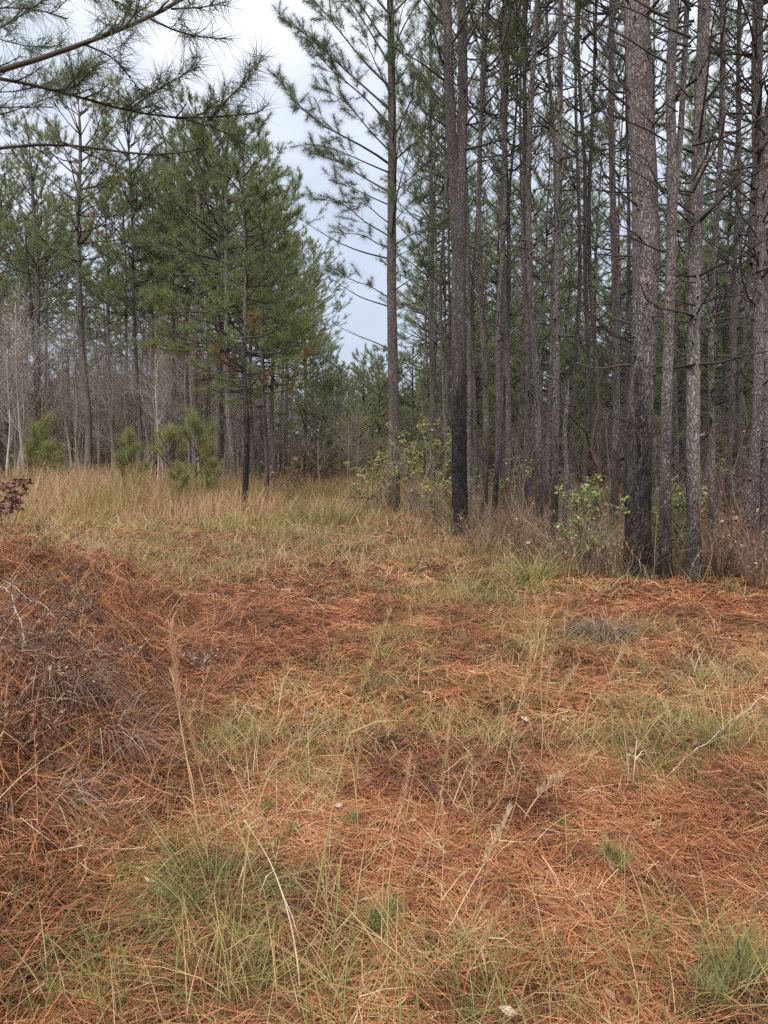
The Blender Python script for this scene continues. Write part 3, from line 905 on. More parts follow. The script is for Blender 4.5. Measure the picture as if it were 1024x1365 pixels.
hand(300, 645, 7, 14.3, 'mid stand pine rising behind the blotchy footed one', Lp[1], 0.5, 0.9, (300, 300))
hand(150, 640, 6, 15, 'thin grey pine between the clear standing pine and the dark pair', Lp[0], 0.5, 0.95, (145, 300))
hand(10, 645, 8, 15, 'pine half seen behind bare hardwoods at the left edge', Lp[1], 0.5, 0.9, (0, 300))
hand(344, 648, 7, 12.0, 'dense edge pine behind the short slim grey one', EDGE[0], 0.5, 0.9, (344, 300))

# dark crooked hardwood at far left
root, org = custom_tree(54, 648, 'dark crooked bare tree behind the far left pine with limbs bending left', 'bare_tree', 'tree')
rng = np.random.default_rng(81); Yb = org[1] - 0.6
g = Geo()
P = smooth_poly([np.array([0, 0, -.2])] + [at(a, b, Yb) - org for a, b in [(53, 590), (50, 500), (44, 450), (42, 400), (36, 350), (34, 300)]], 24)
g.tube(P, np.linspace(0.13, 0.04, 24), 9)
t = g.build('trunk', [M_DARKTWIG], root)
for pts, r0 in [([(49, 495), (25, 480), (0, 472), (-25, 460)], 0.055), ([(51, 530), (30, 520), (0, 520), (-20, 525)], 0.05), ([(42, 440), (20, 425), (0, 410)], 0.04), ([(40, 400), (60, 370), (75, 340)], 0.03), ([(43, 430), (25, 395), (10, 360)], 0.03)]:
    Q = smooth_poly([at(a, b, Yb + rng.uniform(-.3, .3)) for a, b in pts], 10)
    branch_obj(root, org, Q, r0, 0.01, rng, 0, tw_from=0.4, tw_len=1.1, tw_gap=0.35)

# ------------------------------------------------------------------ overhanging pine at upper left (its trunk stands left of the view)
tx_, ty_ = -5.1, 4.6
root = empty('pine_tree', (tx_, ty_, Hs(tx_, ty_)))
tag(root, 'near pine whose dark branches with long spidery needles hang across the upper left sky', 'pine tree')
org = np.array(root.location)
HAND.append((tx_, ty_))
pf = tree_path(5)
t = trunk_geo(pf, 16, 0.17, 20, 0.25, 9).build('trunk', [M_BARK], root); t['char'] = 1.2; t['tone'] = 0.9
rng = np.random.default_rng(82)
def overhang(pts, r0, r1, live, **kw):
    P = [at(a, b, c) for a, b, c in pts]
    A = org + pf(max(P[0][2] - org[2] - 0.25, 0.5))
    P = smooth_poly([A] + P, 22)
    return branch_obj(root, org, P, r0, r1, rng, live, nl=0.21, nw=0.0046, kn=27, tint=0.03, spread=0.95, lm=M_DARKTWIG, **kw)
kw = dict(tw_len=0.42, tw_gap=0.12, tuft_gap=0.11, up=0.5)
overhang([(-60, 112, 5.0), (0, 97, 5.2), (100, 62, 5.4), (180, 33, 5.6), (250, 0, 5.8), (300, -40, 6.0), (340, -110, 6.2)], 0.034, 0.010, 0.55, tw_from=0.62, **kw)
overhang([(-60, 95, 5.4), (0, 104, 5.6), (60, 113, 5.7), (130, 138, 5.8), (200, 158, 5.9), (270, 160, 6.0), (345, 150, 6.1)], 0.034, 0.004, 0.85, tw_from=0.55, **kw)
overhang([(-60, 210, 5.2), (0, 195, 5.4), (70, 188, 5.5), (140, 197, 5.6), (205, 214, 5.7), (245, 208, 5.8), (272, 197, 5.8)], 0.028, 0.006, 0.0, tw_from=0.6, tw_len=0.4, tw_gap=0.3, up=-0.25)
overhang([(-50, 60, 6.0), (0, 40, 6.2), (40, 14, 6.3), (75, -10, 6.4)], 0.018, 0.006, 0.9, tw_from=0.5, **kw)
overhang([(-40, 20, 5.6), (10, 5, 5.8), (60, 10, 5.9), (90, 25, 6.0)], 0.016, 0.005, 0.95, tw_from=0.5, **kw)
overhang([(-50, 118, 6.2), (0, 130, 6.4), (50, 118, 6.4), (95, 100, 6.5), (120, 96, 6.5)], 0.012, 0.004, 0.95, tw_from=0.55, **kw)
overhang([(-60, 150, 6.2), (0, 142, 6.4), (70, 143, 6.4)], 0.012, 0.004, 0.1, tw_from=0.7, tw_len=0.3, tw_gap=0.3, up=0.1)
overhang([(100, 60, 5.4), (150, 78, 5.5), (190, 100, 5.6), (200, 140, 5.7)][1:], 0.010, 0.004, 0.5, tw_from=0.9, tw_len=0.3, tw_gap=0.15) if False else None
overhang([(-50, -30, 5.6), (20, -20, 5.8), (90, -25, 5.9), (150, -5, 6.0), (190, 20, 6.1)], 0.014, 0.005, 0.9, tw_from=0.45, **kw)
overhang([(-50, 30, 6.6), (10, 60, 6.8), (50, 70, 6.9), (85, 60, 7.0)], 0.012, 0.004, 0.9, tw_from=0.45, **kw)
overhang([(-40, 165, 6.8), (20, 150, 7.0), (70, 128, 7.1), (110, 112, 7.2)], 0.011, 0.004, 0.95, tw_from=0.5, **kw)
# side branches that fork off the big ones
for pts, r0, live in [([(200, 25, 5.65), (235, 42, 5.7), (270, 50, 5.75), (310, 52, 5.8)], 0.010, 0.5), ([(110, 58, 5.45), (150, 75, 5.5), (175, 105, 5.55), (195, 130, 5.6)], 0.008, 0.6),
                      ([(170, 148, 5.85), (200, 125, 5.9), (230, 108, 5.95), (262, 90, 6.0)], 0.009, 1.0), ([(280, 160, 6.0), (300, 135, 6.05), (325, 112, 6.1), (345, 88, 6.15)], 0.008, 1.0),
                      ([(205, 158, 5.9), (215, 172, 5.9), (222, 195, 5.9)], 0.008, 0.0), ([(85, 120, 5.7), (110, 95, 5.75), (135, 85, 5.8)], 0.008, 1.0), ([(228, 12, 5.75), (270, 10, 5.8), (305, 2, 5.9)], 0.008, 0.8),
                      ([(85, 190, 5.5), (115, 204, 5.5), (150, 220, 5.5), (165, 226, 5.5)], 0.009, 0.0), ([(160, 41, 5.55), (170, 15, 5.6), (185, -20, 5.7)], 0.01, 0.8), ([(250, 160, 6.0), (290, 172, 6.05), (322, 190, 6.1)], 0.007, 0.9)]:
    P = smooth_poly([at(a, b, c) for a, b, c in pts], 14)
    branch_obj(root, org, P, r0, 0.003, rng, live, nl=0.21, nw=0.0046, kn=27, tint=0.03, spread=0.95, lm=M_DARKTWIG, tw_from=0.25, tw_len=0.26, tw_gap=0.1, up=0.45)
c = child('crown', LEFT[1].mesh, root)
c.location = (0, 0, 3.5); c.scale = (0.9,) * 3

# ------------------------------------------------------------------ crowded trees behind
rng = np.random.default_rng(90)
placed = list(HAND)


def free(x, y, d):
    for a, b in placed:
        if (a - x) ** 2 + (b - y) ** 2 < d * d:
            return False
    return True


def edge_right(y):
    return np.interp(y, [10, 14, 20, 28, 45, 62], [4.2, 2.6, 1.7, 1.6, 2.2, 3.5])


def edge_left(y):
    return np.interp(y, [20, 28, 36, 46, 62], [-6.5, -7.0, -6.0, -5.0, -4.5])


n = 0
for i in range(9000):
    y = rng.uniform(17, 62); x = rng.uniform(1, 0.54 * y + 5)
    if x < edge_right(y) or n >= 84 or not free(x, y, 2.3): continue
    placed.append((x, y)); n += 1
    pine(BACK[rng.integers(3)] if y > 24 else STAND[rng.integers(4)], x, y, rng.uniform(13.5, 18), rng.uniform(0.10, 0.18), 'slim pine crowded among many others deep inside the right hand stand',
         'crowded pines deep in the right stand', char=rng.uniform(0.2, 1.8), tone=rng.uniform(0.75, 1.1), lean=(rng.normal(0, 0.008), rng.normal(0, 0.008)), sides=7, step=0.9)
n = 0
for i in range(6000):
    y = rng.uniform(33, 66); x = rng.uniform(-0.54 * y - 4, -3)
    if x > edge_left(y) or n >= 42 or not free(x, y, 2.5): continue
    placed.append((x, y)); n += 1
    pine(LEFT[rng.integers(3)], x, y, rng.uniform(12.5, 17), rng.uniform(0.15, 0.28), 'pine standing behind the front row of the left hand stand',
         'pines behind the front row on the left', char=rng.uniform(0.2, 1.2), tone=rng.uniform(0.8, 1.15), lean=(rng.normal(0, 0.01), rng.normal(0, 0.01)), sides=7, step=0.9)

# bushy younger pines closing the far end of the clearing, and beyond
for (px, Y, top_y, lab, k) in [(432, 44, 480, 'rounded green pine left of the sky gap at the far end', 0), (455, 58, 505, 'small distant pine in the lowest dip of the sky gap', 1), (485, 52, 478, 'bright green far pine right of the sky dip', 2),
                               (508, 46, 476, 'far pine half hidden behind the lone pine trunk', 0), (550, 44, 470, 'dark green far pine right of the lone pine trunk', 1), (404, 46, 440, 'yellow green far pine at the tip of the left stand', 2),
                               (580, 50, 480, 'far pine between lone and forked pines', 2), (478, 40, 555, 'low bushy young pine in front of the far trees', 1), (540, 38, 552, 'low dark young pine behind the yellowing bushes', 0)]:
    q = at(px, top_y, Y)
    placed.append((q[0], Y))
    pine(YOUNG[k], q[0], Y, q[2] * 1.02, 0.2, lab, None, 'young_pine', char=0.1, sides=8, step=0.6, cat='young pine')
n = 0
for i in range(6000):
    y = rng.uniform(50, 105); x = rng.uniform(-0.56 * y - 3, 0.56 * y + 3)
    if n >= 165 or not free(x, y, 2.0): continue
    px, _ = proj(x, y, 0.0)
    hmax = 1.6 + (600 - (505 if 350 < px < 640 else 440)) / F * y
    if 4 < n and px > 620 and y < 55: continue
    placed.append((x, y)); n += 1
    pine(YOUNG[rng.integers(3)], x, y, min(rng.uniform(6, 9), hmax), rng.uniform(0.12, 0.22), 'distant bushy pine blurring into the woods that close the view',
         'distant bushy pines closing the view', 'young_pine', char=0.1, sides=6, step=1.0, cat='young pine')


n = 0
for i in range(4000):
    y = rng.uniform(27, 58); x = rng.uniform(2, 0.54 * y + 4)
    if x < edge_right(y) + 1.5 or n >= 55 or not free(x, y, 1.6): continue
    placed.append((x, y)); n += 1
    pine(YOUNG[rng.integers(3)], x, y, rng.uniform(5, 9.5), rng.uniform(0.09, 0.15), 'green midstory pine filling the shade between tall trunks of the right stand',
         'midstory pines in the right stand', 'young_pine', char=0.1, sides=6, step=0.8, cat='young pine')


# bare hardwoods
class BareType:
    def __init__(s, seed, height, spread, mat, nmain=9, droop=0):
        rng = np.random.default_rng(seed)
        g = Geo(); gt = Geo()
        f = tree_path(seed)
        hh = np.linspace(0, height, 14)
        P = f(hh); P[:, :2] *= 2.5; P[0, 2] = -0.2
        gt.tube(P, np.linspace(0.055, 0.012, 14) * height / 6, 7, 0.6)

        def rec(A, d, L, r, lev):
            k = 5; q = [A]
            for i in range(k):
                d = unit(d + rng.normal(0, 0.16, 3) + np.array([0, 0, 0.09]))
                q.append(q[-1] + d * L / k)
            q = np.array(q)
            g.tube(q, np.linspace(r, r * 0.45, k + 1), 4 if lev == 0 else 3, rng.random(), 0, cap=False)
            if lev < 2:
                for i in range(rng.integers(3, 6)):
                    a = rng.integers(1, k + 1)
                    rec(q[a], unit(d + rng.normal(0, 0.55, 3)), L * rng.uniform(0.4, 0.65), r * 0.55, lev + 1)
        for i in range(nmain):
            h = height * rng.uniform(0.25, 0.95)
            a = rng.uniform(0, 6.28)
            e = rng.uniform(0.5, 1.1)
            A = np.array([np.interp(h, hh, P[:, c]) for c in range(3)])
            rec(A, np.array([math.cos(a) * math.cos(e), math.sin(a) * math.cos(e), math.sin(e)]), spread * (1.15 - h / height) + 0.4, 0.012 * height / 6, 0)
        o = g.build('crown', [mat]); s.crown = o.data; bpy.data.objects.remove(o)
        o = gt.build('trunk', [mat]); s.trunk = o.data; bpy.data.objects.remove(o)
        s.h = height


BARE = [BareType(200 + i, 6.5, 2.4, M_PALE, 20) for i in range(3)] + [BareType(210 + i, 6.0, 2.2, M_TWIG, 20) for i in range(3)]
PALEBUSH = [BareType(230 + i, 2.6, 1.7, M_TWIG, 26) for i in range(2)]
BUSH = [BareType(220 + i, 2.4, 1.3, M_TWIG, 16) for i in range(3)]


def bare(t, x, y, h, label, group=None, name='bare_tree', cat='bare tree', rot=0.0):
    root = empty(name, (x, y, Hs(x, y)), (0, 0, rot), h / t.h)
    tag(root, label, cat, group)
    child('trunk', t.trunk, root); child('crown', t.crown, root)
    return root


for (px, Y, h, lab, k) in [(31, 31, 7.5, 'whitish bare hardwood trunk left of the far left pine', 0), (94, 33, 7, 'thin pale bare hardwood left of the clear standing pine', 1), (108, 34, 7.5, 'pale bare stem touching the clear standing pine', 2), (128, 36, 6.5, 'pale bare hardwood right of the clear standing pine', 1),
                           (8, 30, 5.5, 'forked whitish bare sapling at the left edge', 2)]:
    q = at(px, 600, Y); bare(BARE[k], q[0], Y, h, lab, rot=px * 0.7); placed.append((q[0], Y))
n = 0
for i in range(3000):
    y = rng.uniform(30, 58); x = rng.uniform(-0.54 * y - 2, -7.0)
    if n >= 120 or not free(x, y, 0.9): continue
    placed.append((x, y)); n += 1
    bare(BARE[rng.integers(6)], x, y, rng.uniform(4.5, 9.5), 'bare grey hardwood tangled among the left hand pines', 'bare hardwoods among the left pines', rot=rng.uniform(0, 6))
for (px, Y, h, lab, k) in [(428, 29, 3.0, 'leafless grey bush at the end of the clearing, left one of two', 0), (462, 31, 2.8, 'leafless grey bush at the end of the clearing, right one of two', 1)]:
    q = at(px, 600, Y); bare(PALEBUSH[k], q[0], Y, h, lab, None, 'bare_bush', 'bush', px * 1.0)
n = 0
for i in range(2500):
    y = rng.uniform(36, 72); x = rng.uniform(-0.16 * y - 2, 0.12 * y)
    if n >= 26 or not free(x, y, 0.9): continue
    placed.append((x, y)); n += 1
    bare(BUSH[n % 3], x, y, rng.uniform(1.2, 2.4), 'tan brown leafless bush in the brush closing the far end of the lane', 'bushes closing the far end of the lane', 'bare_bush', 'bush', rng.uniform(0, 6))
n = 0
for i in range(2500):
    y = rng.uniform(17, 52); x = rng.uniform(-0.5 * y, 0.54 * y + 2)
    inr = x > edge_right(y) + 0.3
    mid = x < edge_right(y) and y > 31
    if not (inr or mid) or n >= 130 or not free(x, y, 0.7): continue
    placed.append((x, y)); n += 1
    bare(BUSH[rng.integers(3)], x, y, rng.uniform(1.2, 3.4), 'leafless brown undergrowth bush in the shade between far trunks', 'leafless undergrowth bushes', 'bare_bush', 'bush', rng.uniform(0, 6))


# ------------------------------------------------------------------ shrubs
def shrub(px, py, h, wd, label, leafmat, nstem=8, nleaf=260, lsize=0.05, tint=(0.5, 0.22), twig=None, seed=0, name='shrub', cat='shrub', low=0.25, pos=None, group=None, sr=0.010):
    r = np.random.default_rng(seed + 3000)
    x, y = G(px, py) if pos is None else pos
    root = empty(name, (x, y, Hs(x, y)))
    tag(root, label, cat, group)
    g = Geo(); pts = []
    for i in range(nstem):
        a = r.uniform(0, 6.28); sp = wd * 0.5 * math.sqrt(r.uniform(0.05, 1))
        hh = h * r.uniform(0.6, 1.05)
        B = np.array([math.cos(a) * sp, math.sin(a) * sp, hh])
        A = np.array([math.cos(a) * sp * 0.15, math.sin(a) * sp * 0.15, -0.05])
        P = curve_pts(A, B, 8, r, -0.05, 0.07)
        g.tube(P, np.linspace(sr, sr * 0.3, 8) * (0.6 + 0.4 * h), 4, r.random(), 0, cap=False)
        for k in range(r.integers(5, 10)):
            s = r.integers(2, 8)
            d = unit(r.normal(0, 1, 3) * np.array([1, 1, 0.6]) + np.array([0, 0, 0.5]))
            L = r.uniform(0.12, 0.38) * h * 0.6
            q = np.array([P[s], P[s] + d * L * 0.5 + r.normal(0, 0.02, 3), P[s] + d * L])
            g.tube(q, [0.004, 0.003, 0.0015], 3, r.random(), 0, cap=False)
            for u in range(6):
                pts.append(q[0] + (q[2] - q[0]) * r.uniform(0.3, 1.0))
    g.build('stem', [twig or M_TWIG], root)
    if nleaf:
        pts = np.array(pts); pts = pts[pts[:, 2] > h * low]
        idx = r.integers(0, len(pts), nleaf)
        gl = Geo()
        leaves(gl, pts[idx] + r.normal(0, 0.02, (nleaf, 3)), lsize, np.clip(r.normal(tint[0], tint[1], nleaf), 0, 1), r)
        gl.build('foliage', [leafmat], root, smooth_=False)
    return root


shrub(785, 768, 1.2, 1.0, 'green leafy shrub at the foot of the stand, left of the thickest trunk', M_LEAF_GREEN, 11, 850, 0.065, (0.6, 0.22), seed=1)
shrub(880, 764, 1.3, 0.9, 'green leafy shrub tucked behind the thickest trunk, its leaves on the right', M_LEAF_GREEN, 10, 800, 0.065, (0.6, 0.22), seed=2)
shrub(908, 764, 1.15, 0.6, 'smaller green leafy shrub between the two trunks right of the thickest', M_LEAF_GREEN, 8, 450, 0.06, (0.6, 0.22), seed=3)
shrub(1000, 748, 2.2, 0.9, 'tall thin shrub with few green leaves at the right edge pines', M_LEAF_GREEN, 6, 120, 0.07, seed=4, low=0.6)
shrub(560, 690, 2.2, 2.2, 'yellow green leafy bush right of the lone pine', M_LEAF_YELLOW, 18, 1300, 0.085, seed=5)
shrub(500, 688, 1.5, 1.9, 'yellowing bush left of the lone pine', M_LEAF_YELLOW, 15, 900, 0.08, seed=6)
shrub(590, 704, 1.2, 1.1, 'yellowing bush at the left foot of the forked pine', M_LEAF_YELLOW, 10, 480, 0.08, seed=7)
shrub(648, 700, 1.1, 0.9, 'sparse yellow leaved shrub right of the forked pine', M_LEAF_YELLOW, 8, 320, 0.07, seed=8)
shrub(690, 700, 1.6, 0.7, 'thin yellow green shrub left of the tight cluster', M_LEAF_YELLOW, 6, 130, 0.07, seed=9, low=0.5)
shrub(735, 752, 0.42, 0.7, 'low shrub with dead pinkish leaves beside the pine with dark stained foot', M_LEAF_BROWN, 9, 130, 0.065, (0.75, 0.2), seed=10)
shrub(690, 742, 0.75, 1.2, 'pinkish brown twiggy brush in front of the tight cluster', M_LEAF_BROWN, 16, 110, 0.04, (0.75, 0.2), M_BRUSH, seed=11)
shrub(640, 738, 0.6, 1.2, 'brown twiggy brush right of the forked pine foot', M_LEAF_BROWN, 14, 80, 0.035, (0.7, 0.2), M_BRUSH, seed=12)
shrub(960, 775, 0.9, 1.2, 'brown bramble thicket at the foot of the reddish brown pine', M_LEAF_BROWN, 16, 130, 0.045, (0.6, 0.3), M_BRUSH, seed=13)
shrub(1015, 790, 0.8, 1.1, 'brown bramble thicket at the right edge of the straw', M_LEAF_BROWN, 15, 130, 0.045, (0.6, 0.3), M_BRUSH, seed=14)
shrub(815, 765, 0.45, 0.9, 'pale dead twigs and curled leaves left of the thickest trunk foot', M_LEAF_BROWN, 12, 90, 0.06, (0.9, 0.12), M_TWIG, seed=15)
shrub(985, 740, 1.9, 1.2, 'tall bramble of bare arching canes before the grey knotty pine', M_LEAF_BROWN, 9, 40, 0.09, (0.9, 0.15), M_BRUSH, seed=16)
shrub(470, 690, 0.8, 0.9, 'reddish brown bush behind the green grass at the clearing end', M_LEAF_BROWN, 9, 200, 0.06, (0.5, 0.2), seed=17)
shrub(385, 668, 1.1, 2.0, 'rusty leaved low bush under the left edge pines', M_LEAF_BROWN, 12, 330, 0.09, (0.65, 0.2), seed=18)
n = 0
for i in range(3000):
    y = rng.uniform(12.5, 24); x = rng.uniform(1.5, 0.54 * y + 1)
    if x < edge_right(y) + 0.2 or n >= 60: continue
    n += 1
    kind = rng.random()
    shrub(0, 0, rng.uniform(0.5, 1.5), rng.uniform(0.5, 1.2), 'wispy brown understory shrub between the trunks of the right stand', M_LEAF_BROWN if kind < 0.6 else M_LEAF_YELLOW, 6, 70, 0.05, (0.6, 0.25),
          M_BRUSH if kind < 0.6 else M_TWIG, 100 + i, pos=(x, y), group='understory shrubs in the right stand')

# left: oak sapling with dead red-brown leaves
shrub(24, 722, 0.95, 0.95, 'small oak with drooping dark red brown dead leaves at the left edge', M_LEAF_BROWN, 9, 420, 0.095, (0.33, 0.2), seed=20, name='oak_sapling', cat='sapling', pos=(-6.55, 13.2), low=0.3)


# leaning thin sapling in the right stand
def stick(pts, r0, r1, label, name, cat, mat, rng, twigs=True, tl=0.3, gap=0.25, frm=0.3, n=16):
    P = smooth_poly(pts, n)
    P[2:] += np.cumsum(rng.normal(0, 0.011, (len(P) - 2, 3)), 0) * (1 + 4 * (r0 > 0.02))
    org = P[0].copy()
    root = empty(name, org)
    tag(root, label, cat)
    g = Geo()
    limb(g, P - org, r0, r1, rng, 0, frm if twigs else 0.98, tl, gap, None, 0, 6, fork=twigs)
    g.build('stem', [mat], root)
    return root


rng = np.random.default_rng(95)
Ys = 13.5
stick([at(786, 742, Ys), at(792, 680, Ys), at(803, 600, Ys), at(812, 545, Ys + .2), at(822, 490, Ys + .4), at(833, 440, Ys + .5)], 0.045, 0.012, 'leaning tan sapling left of the thickest trunk', 'bare_sapling', 'sapling', M_BRUSH, rng, True, 0.8, 0.5)
stick([at(788, 742, Ys), at(800, 640, Ys), at(790, 590, Ys), at(775, 560, Ys - .2), at(745, 545, Ys - .4), at(700, 540, Ys - .6)], 0.03, 0.006, 'arching dark sapling bending left across the slim pines', 'bare_sapling', 'sapling', M_DARKTWIG, rng, True, 0.7, 0.4)
stick([at(848, 745, 10.5), at(856, 700, 10.4), at(872, 660, 10.3), at(905, 640, 10.2)], 0.009, 0.004, 'pale thin cane crossing in front of the thickest trunk foot', 'bare_sapling', 'sapling', M_PALE, rng, True, 0.3, 0.3)

# ------------------------------------------------------------------ pine saplings and seedlings
def seedling(pos, h, label, k, cat='pine sapling', name='pine_sapling'):
    root = empty(name, (pos[0], pos[1], Hs(pos[0], pos[1])), (0, 0, pos[0] * 7), 1)
    tag(root, label, cat)
    if name == 'pine_sapling':
        t = SAP[k]; sc = h / t.height
        g = Geo(); g.tube(t.path(np.linspace(-0.1, 2.0, 8)), np.linspace(0.014, 0.004, 8), 6, 0.6)
        o = g.build('trunk', [M_LIMB], root); o.scale = (sc,) * 3
        c = child('crown', t.mesh, root); c.scale = (sc,) * 3
        return
    r = np.random.default_rng(int(abs(pos[0]) * 1000) + k)
    g = Geo(); ps = []; ds = []
    for i in range(6 if h > 0.14 else 3):
        tip = np.array([r.normal(0, 0.22) * h * (i > 0), r.normal(0, 0.22) * h * (i > 0), h * (0.62 if i == 0 else r.uniform(0.35, 0.55))])
        P = curve_pts((0, 0, -0.02), tip, 6, r, 0, 0.05)
        g.tube(P, np.linspace(0.004, 0.002, 6) * (0.6 + 2 * h), 5, 0.6)
        for f in (0.5, 0.62, 0.74, 0.86, 1.0):
            ps.append(tip * f); ds.append(np.array([0, 0, 1.0]) + r.normal(0, 0.15, 3))
    g.build('stem', [M_LIMB], root)
    gn = Geo()
    needles(gn, np.array(ps), np.array(ds), 13, max(0.075, 0.5 * h), 0.0024, np.clip(r.normal(0.68, 0.2, len(ps)), 0, 1), r, spread=0.62, tvar=0.12)
    gn.build('needles', [M_SEEDLING], root, smooth_=False)


for (px, Y, h, lab, k) in [(68, 26, 1.9, 'yellowish pine sapling below the far left pine', 0), (52, 27, 2.6, 'green pine sapling behind the yellowish one at far left', 1), (178, 25, 2.3, 'green pine sapling below the two thin dark pines', 2), (226, 22.5, 2.3, 'bright green pine sapling left of its taller neighbour, mid left', 0),
                           (262, 23, 2.6, 'tallest bluish green pine sapling below the pale knotty pine', 1), (240, 21.5, 1.3, 'low bushy bright green pine sapling in the tan grass', 2), (285, 22.5, 1.4, 'small green pine sapling right of the bluish green one', 0)]:
    q = at(px, 600, Y)
    seedling((q[0], Y), h, lab, k)
for (px, py, hp, lab, k) in [(360, 1092, 32, 'tiny upright pine seedling left of centre in the straw', 0), (388, 1124, 34, 'tiny yellow green pine seedling just right of its darker neighbour', 1), (470, 1108, 36, 'tiny bright green pine seedling near the centre of the straw', 2),
                             (500, 1258, 75, 'spindly pine seedling rising from the grass at bottom centre', 0), (812, 1162, 50, 'small yellow green pine seedling alone on the right straw', 1), (985, 1330, 105, 'large dark green pine seedling at the bottom right edge', 2),
                             (155, 1092, 32, 'tiny pine seedling below the left bank', 1), (748, 1112, 28, 'faint tiny pine seedling among tan stalks', 0), (940, 1352, 60, 'small pine seedling left of the large bottom right one', 0)]:
    p = GP(px, py)
    seedling(p, hp * p[1] / F * 1.25, lab, k, 'pine seedling', 'pine_seedling')

# ------------------------------------------------------------------ ground cover (straw and grass)
PATCH = [(300, 985, 75, 35), (420, 975, 80, 35), (490, 915, 80, 26), (570, 950, 90, 26), (240, 1195, 95, 55), (330, 1300, 200, 60), (540, 1320, 140, 50), (860, 1005, 95, 32),
         (965, 920, 85, 26), (640, 805, 130, 24), (250, 765, 110, 28), (410, 730, 110, 22), (215, 815, 60, 22), (640, 985, 70, 26), (60, 1320, 100, 45), (985, 1320, 60, 50), (720, 1350, 90, 26),
         (560, 740, 130, 18), (700, 760, 60, 12), (180, 730, 120, 20), (960, 985, 60, 26), (380, 1040, 60, 30), (520, 860, 60, 16), (720, 870, 70, 16), (860, 850, 60, 12)]
BARE_P = [(390, 810, 120, 28), (440, 855, 110, 24), (700, 1180, 140, 80), (880, 1160, 150, 80), (880, 815, 160, 24), (600, 1090, 90, 50), (330, 870, 80, 24)]


def gmask(x, y, z=0.0):
    px, py = proj(x, y, H(x, y))
    m = np.zeros_like(px)
    for (a, b, c, d) in PATCH:
        m = np.maximum(m, np.exp(-(((px - a) / c) ** 2 + ((py - b) / d) ** 2)))
    for (a, b, c, d) in BARE_P:
        m = m - 0.5 * np.exp(-(((px - a) / c) ** 2 + ((py - b) / d) ** 2))
    m = m + 0.55 * (fbm(x * 1.1, y * 1.1, 21) - 0.42)
    return m, px, py


def scatter(n, ylo, yhi, rng, marg=1.0, power=1.0, spread=0.52):
    """points over the wedge the camera looks at, with a margin at the sides"""
    y = ylo + (yhi - ylo) * rng.random(n) ** power
    x = (rng.random(n) * 2 - 1) * (spread * y + marg)
    return x, y


rng = np.random.default_rng(101)
g = Geo()
for (n, ylo, yhi, wd, Lm, lift) in [(190000, 1.3, 4.2, 0.0022, 0.165, 0.035), (130000, 4.0, 8.0, 0.0042, 0.18, 0.04), (90000, 7.8, 14, 0.0075, 0.19, 0.04), (60000, 13, 30, 0.014, 0.22, 0.04)]:
    nb = n // 5
    x, y = scatter(nb, ylo, yhi, rng, 0.9)
    m, px, py = gmask(x, y)
    dens = fbm(x * 2.4, y * 2.4, 31)
    keep = rng.random(nb) < np.clip(1.05 - 0.6 * np.clip(m, 0, 1) - 0.55 * (dens < 0.38), 0.12, 1)
    x, y = x[keep], y[keep]
    # needles fall in small bundles that share a direction and a colour
    azb = 3.0 * math.pi * fbm(x * 0.8, y * 0.8, 41) + rng.normal(0, 1.0, len(x))
    tb = 0.37 + 0.8 * (fbm(x * 3, y * 3, 51) - 0.45) + rng.normal(0, 0.17, len(x))
    kk = rng.integers(2, 9, len(x))
    x = np.repeat(x, kk); y = np.repeat(y, kk); n = len(x)
    x = x + rng.normal(0, 0.016, n) * (1 + 0.12 * y); y = y + rng.normal(0, 0.016, n) * (1 + 0.12 * y)
    az = np.repeat(azb, kk) + rng.normal(0, 0.35, n)
    L = Lm * rng.uniform(0.5, 1.2, n)
    tint = np.clip(np.repeat(tb, kk) + rng.normal(0, 0.10, n), 0.0, 1)
    straw(g, np.stack([x, y], -1), L, az, rng.normal(0, 0.16, n), rng.normal(0, 0.12, n), wd * rng.uniform(0.7, 1.3, n), tint, 1.25 * lift * rng.random(n) ** 1.6 + 0.004, rng)
tag(g.build('pine_straw', [M_STRAW], smooth_=False), 'rust brown fallen pine needles matted over the whole clearing floor', 'pine straw', None, 'stuff')

# bank: heavier straw and thin dead stems hanging down its face
g = Geo()
n = 90000
y = rng.uniform(2.0, 7.5, n); x = -1.0 - rng.random(n) * (0.52 * y + 0.3)
keep = x > -0.52 * y - 0.9
x, y = x[keep], y[keep]; n = len(x)
az = math.pi + rng.normal(0.6, 0.8, n)
straw(g, np.stack([x, y], -1), rng.uniform(0.08, 0.20, n), az, rng.normal(0, 0.35, n), rng.normal(0, 0.10, n), rng.uniform(0.0013, 0.0026, n) * (1 + 0.14 * y), np.clip(0.31 + 0.8 * (fbm(x * 2.5, y * 2.5, 61) - 0.45) + rng.normal(0, 0.22, n), 0, 1), 0.11 * rng.random(n) ** 1.3, rng, 3)
n = 2600
y = rng.uniform(2.6, 8, n); x = -1.1 - rng.random(n) * (0.52 * y)
hh = H(x, y)
blades(g, np.stack([x, y, hh], -1), rng.uniform(0.2, 0.65, n), rng.normal(-0.6, 1.0, n), rng.uniform(0.2, 0.8, n), rng.uniform(0.2, 1.2, n), rng.uniform(0.002, 0.004, n), np.clip(rng.normal(0.5, 0.3, n), 0, 1), 6, rng)
tag(g.build('bank_litter', [M_STRAW], smooth_=False), 'thick tangled rusty straw and dead stems covering the low bank on the left', 'brush', None, 'stuff')

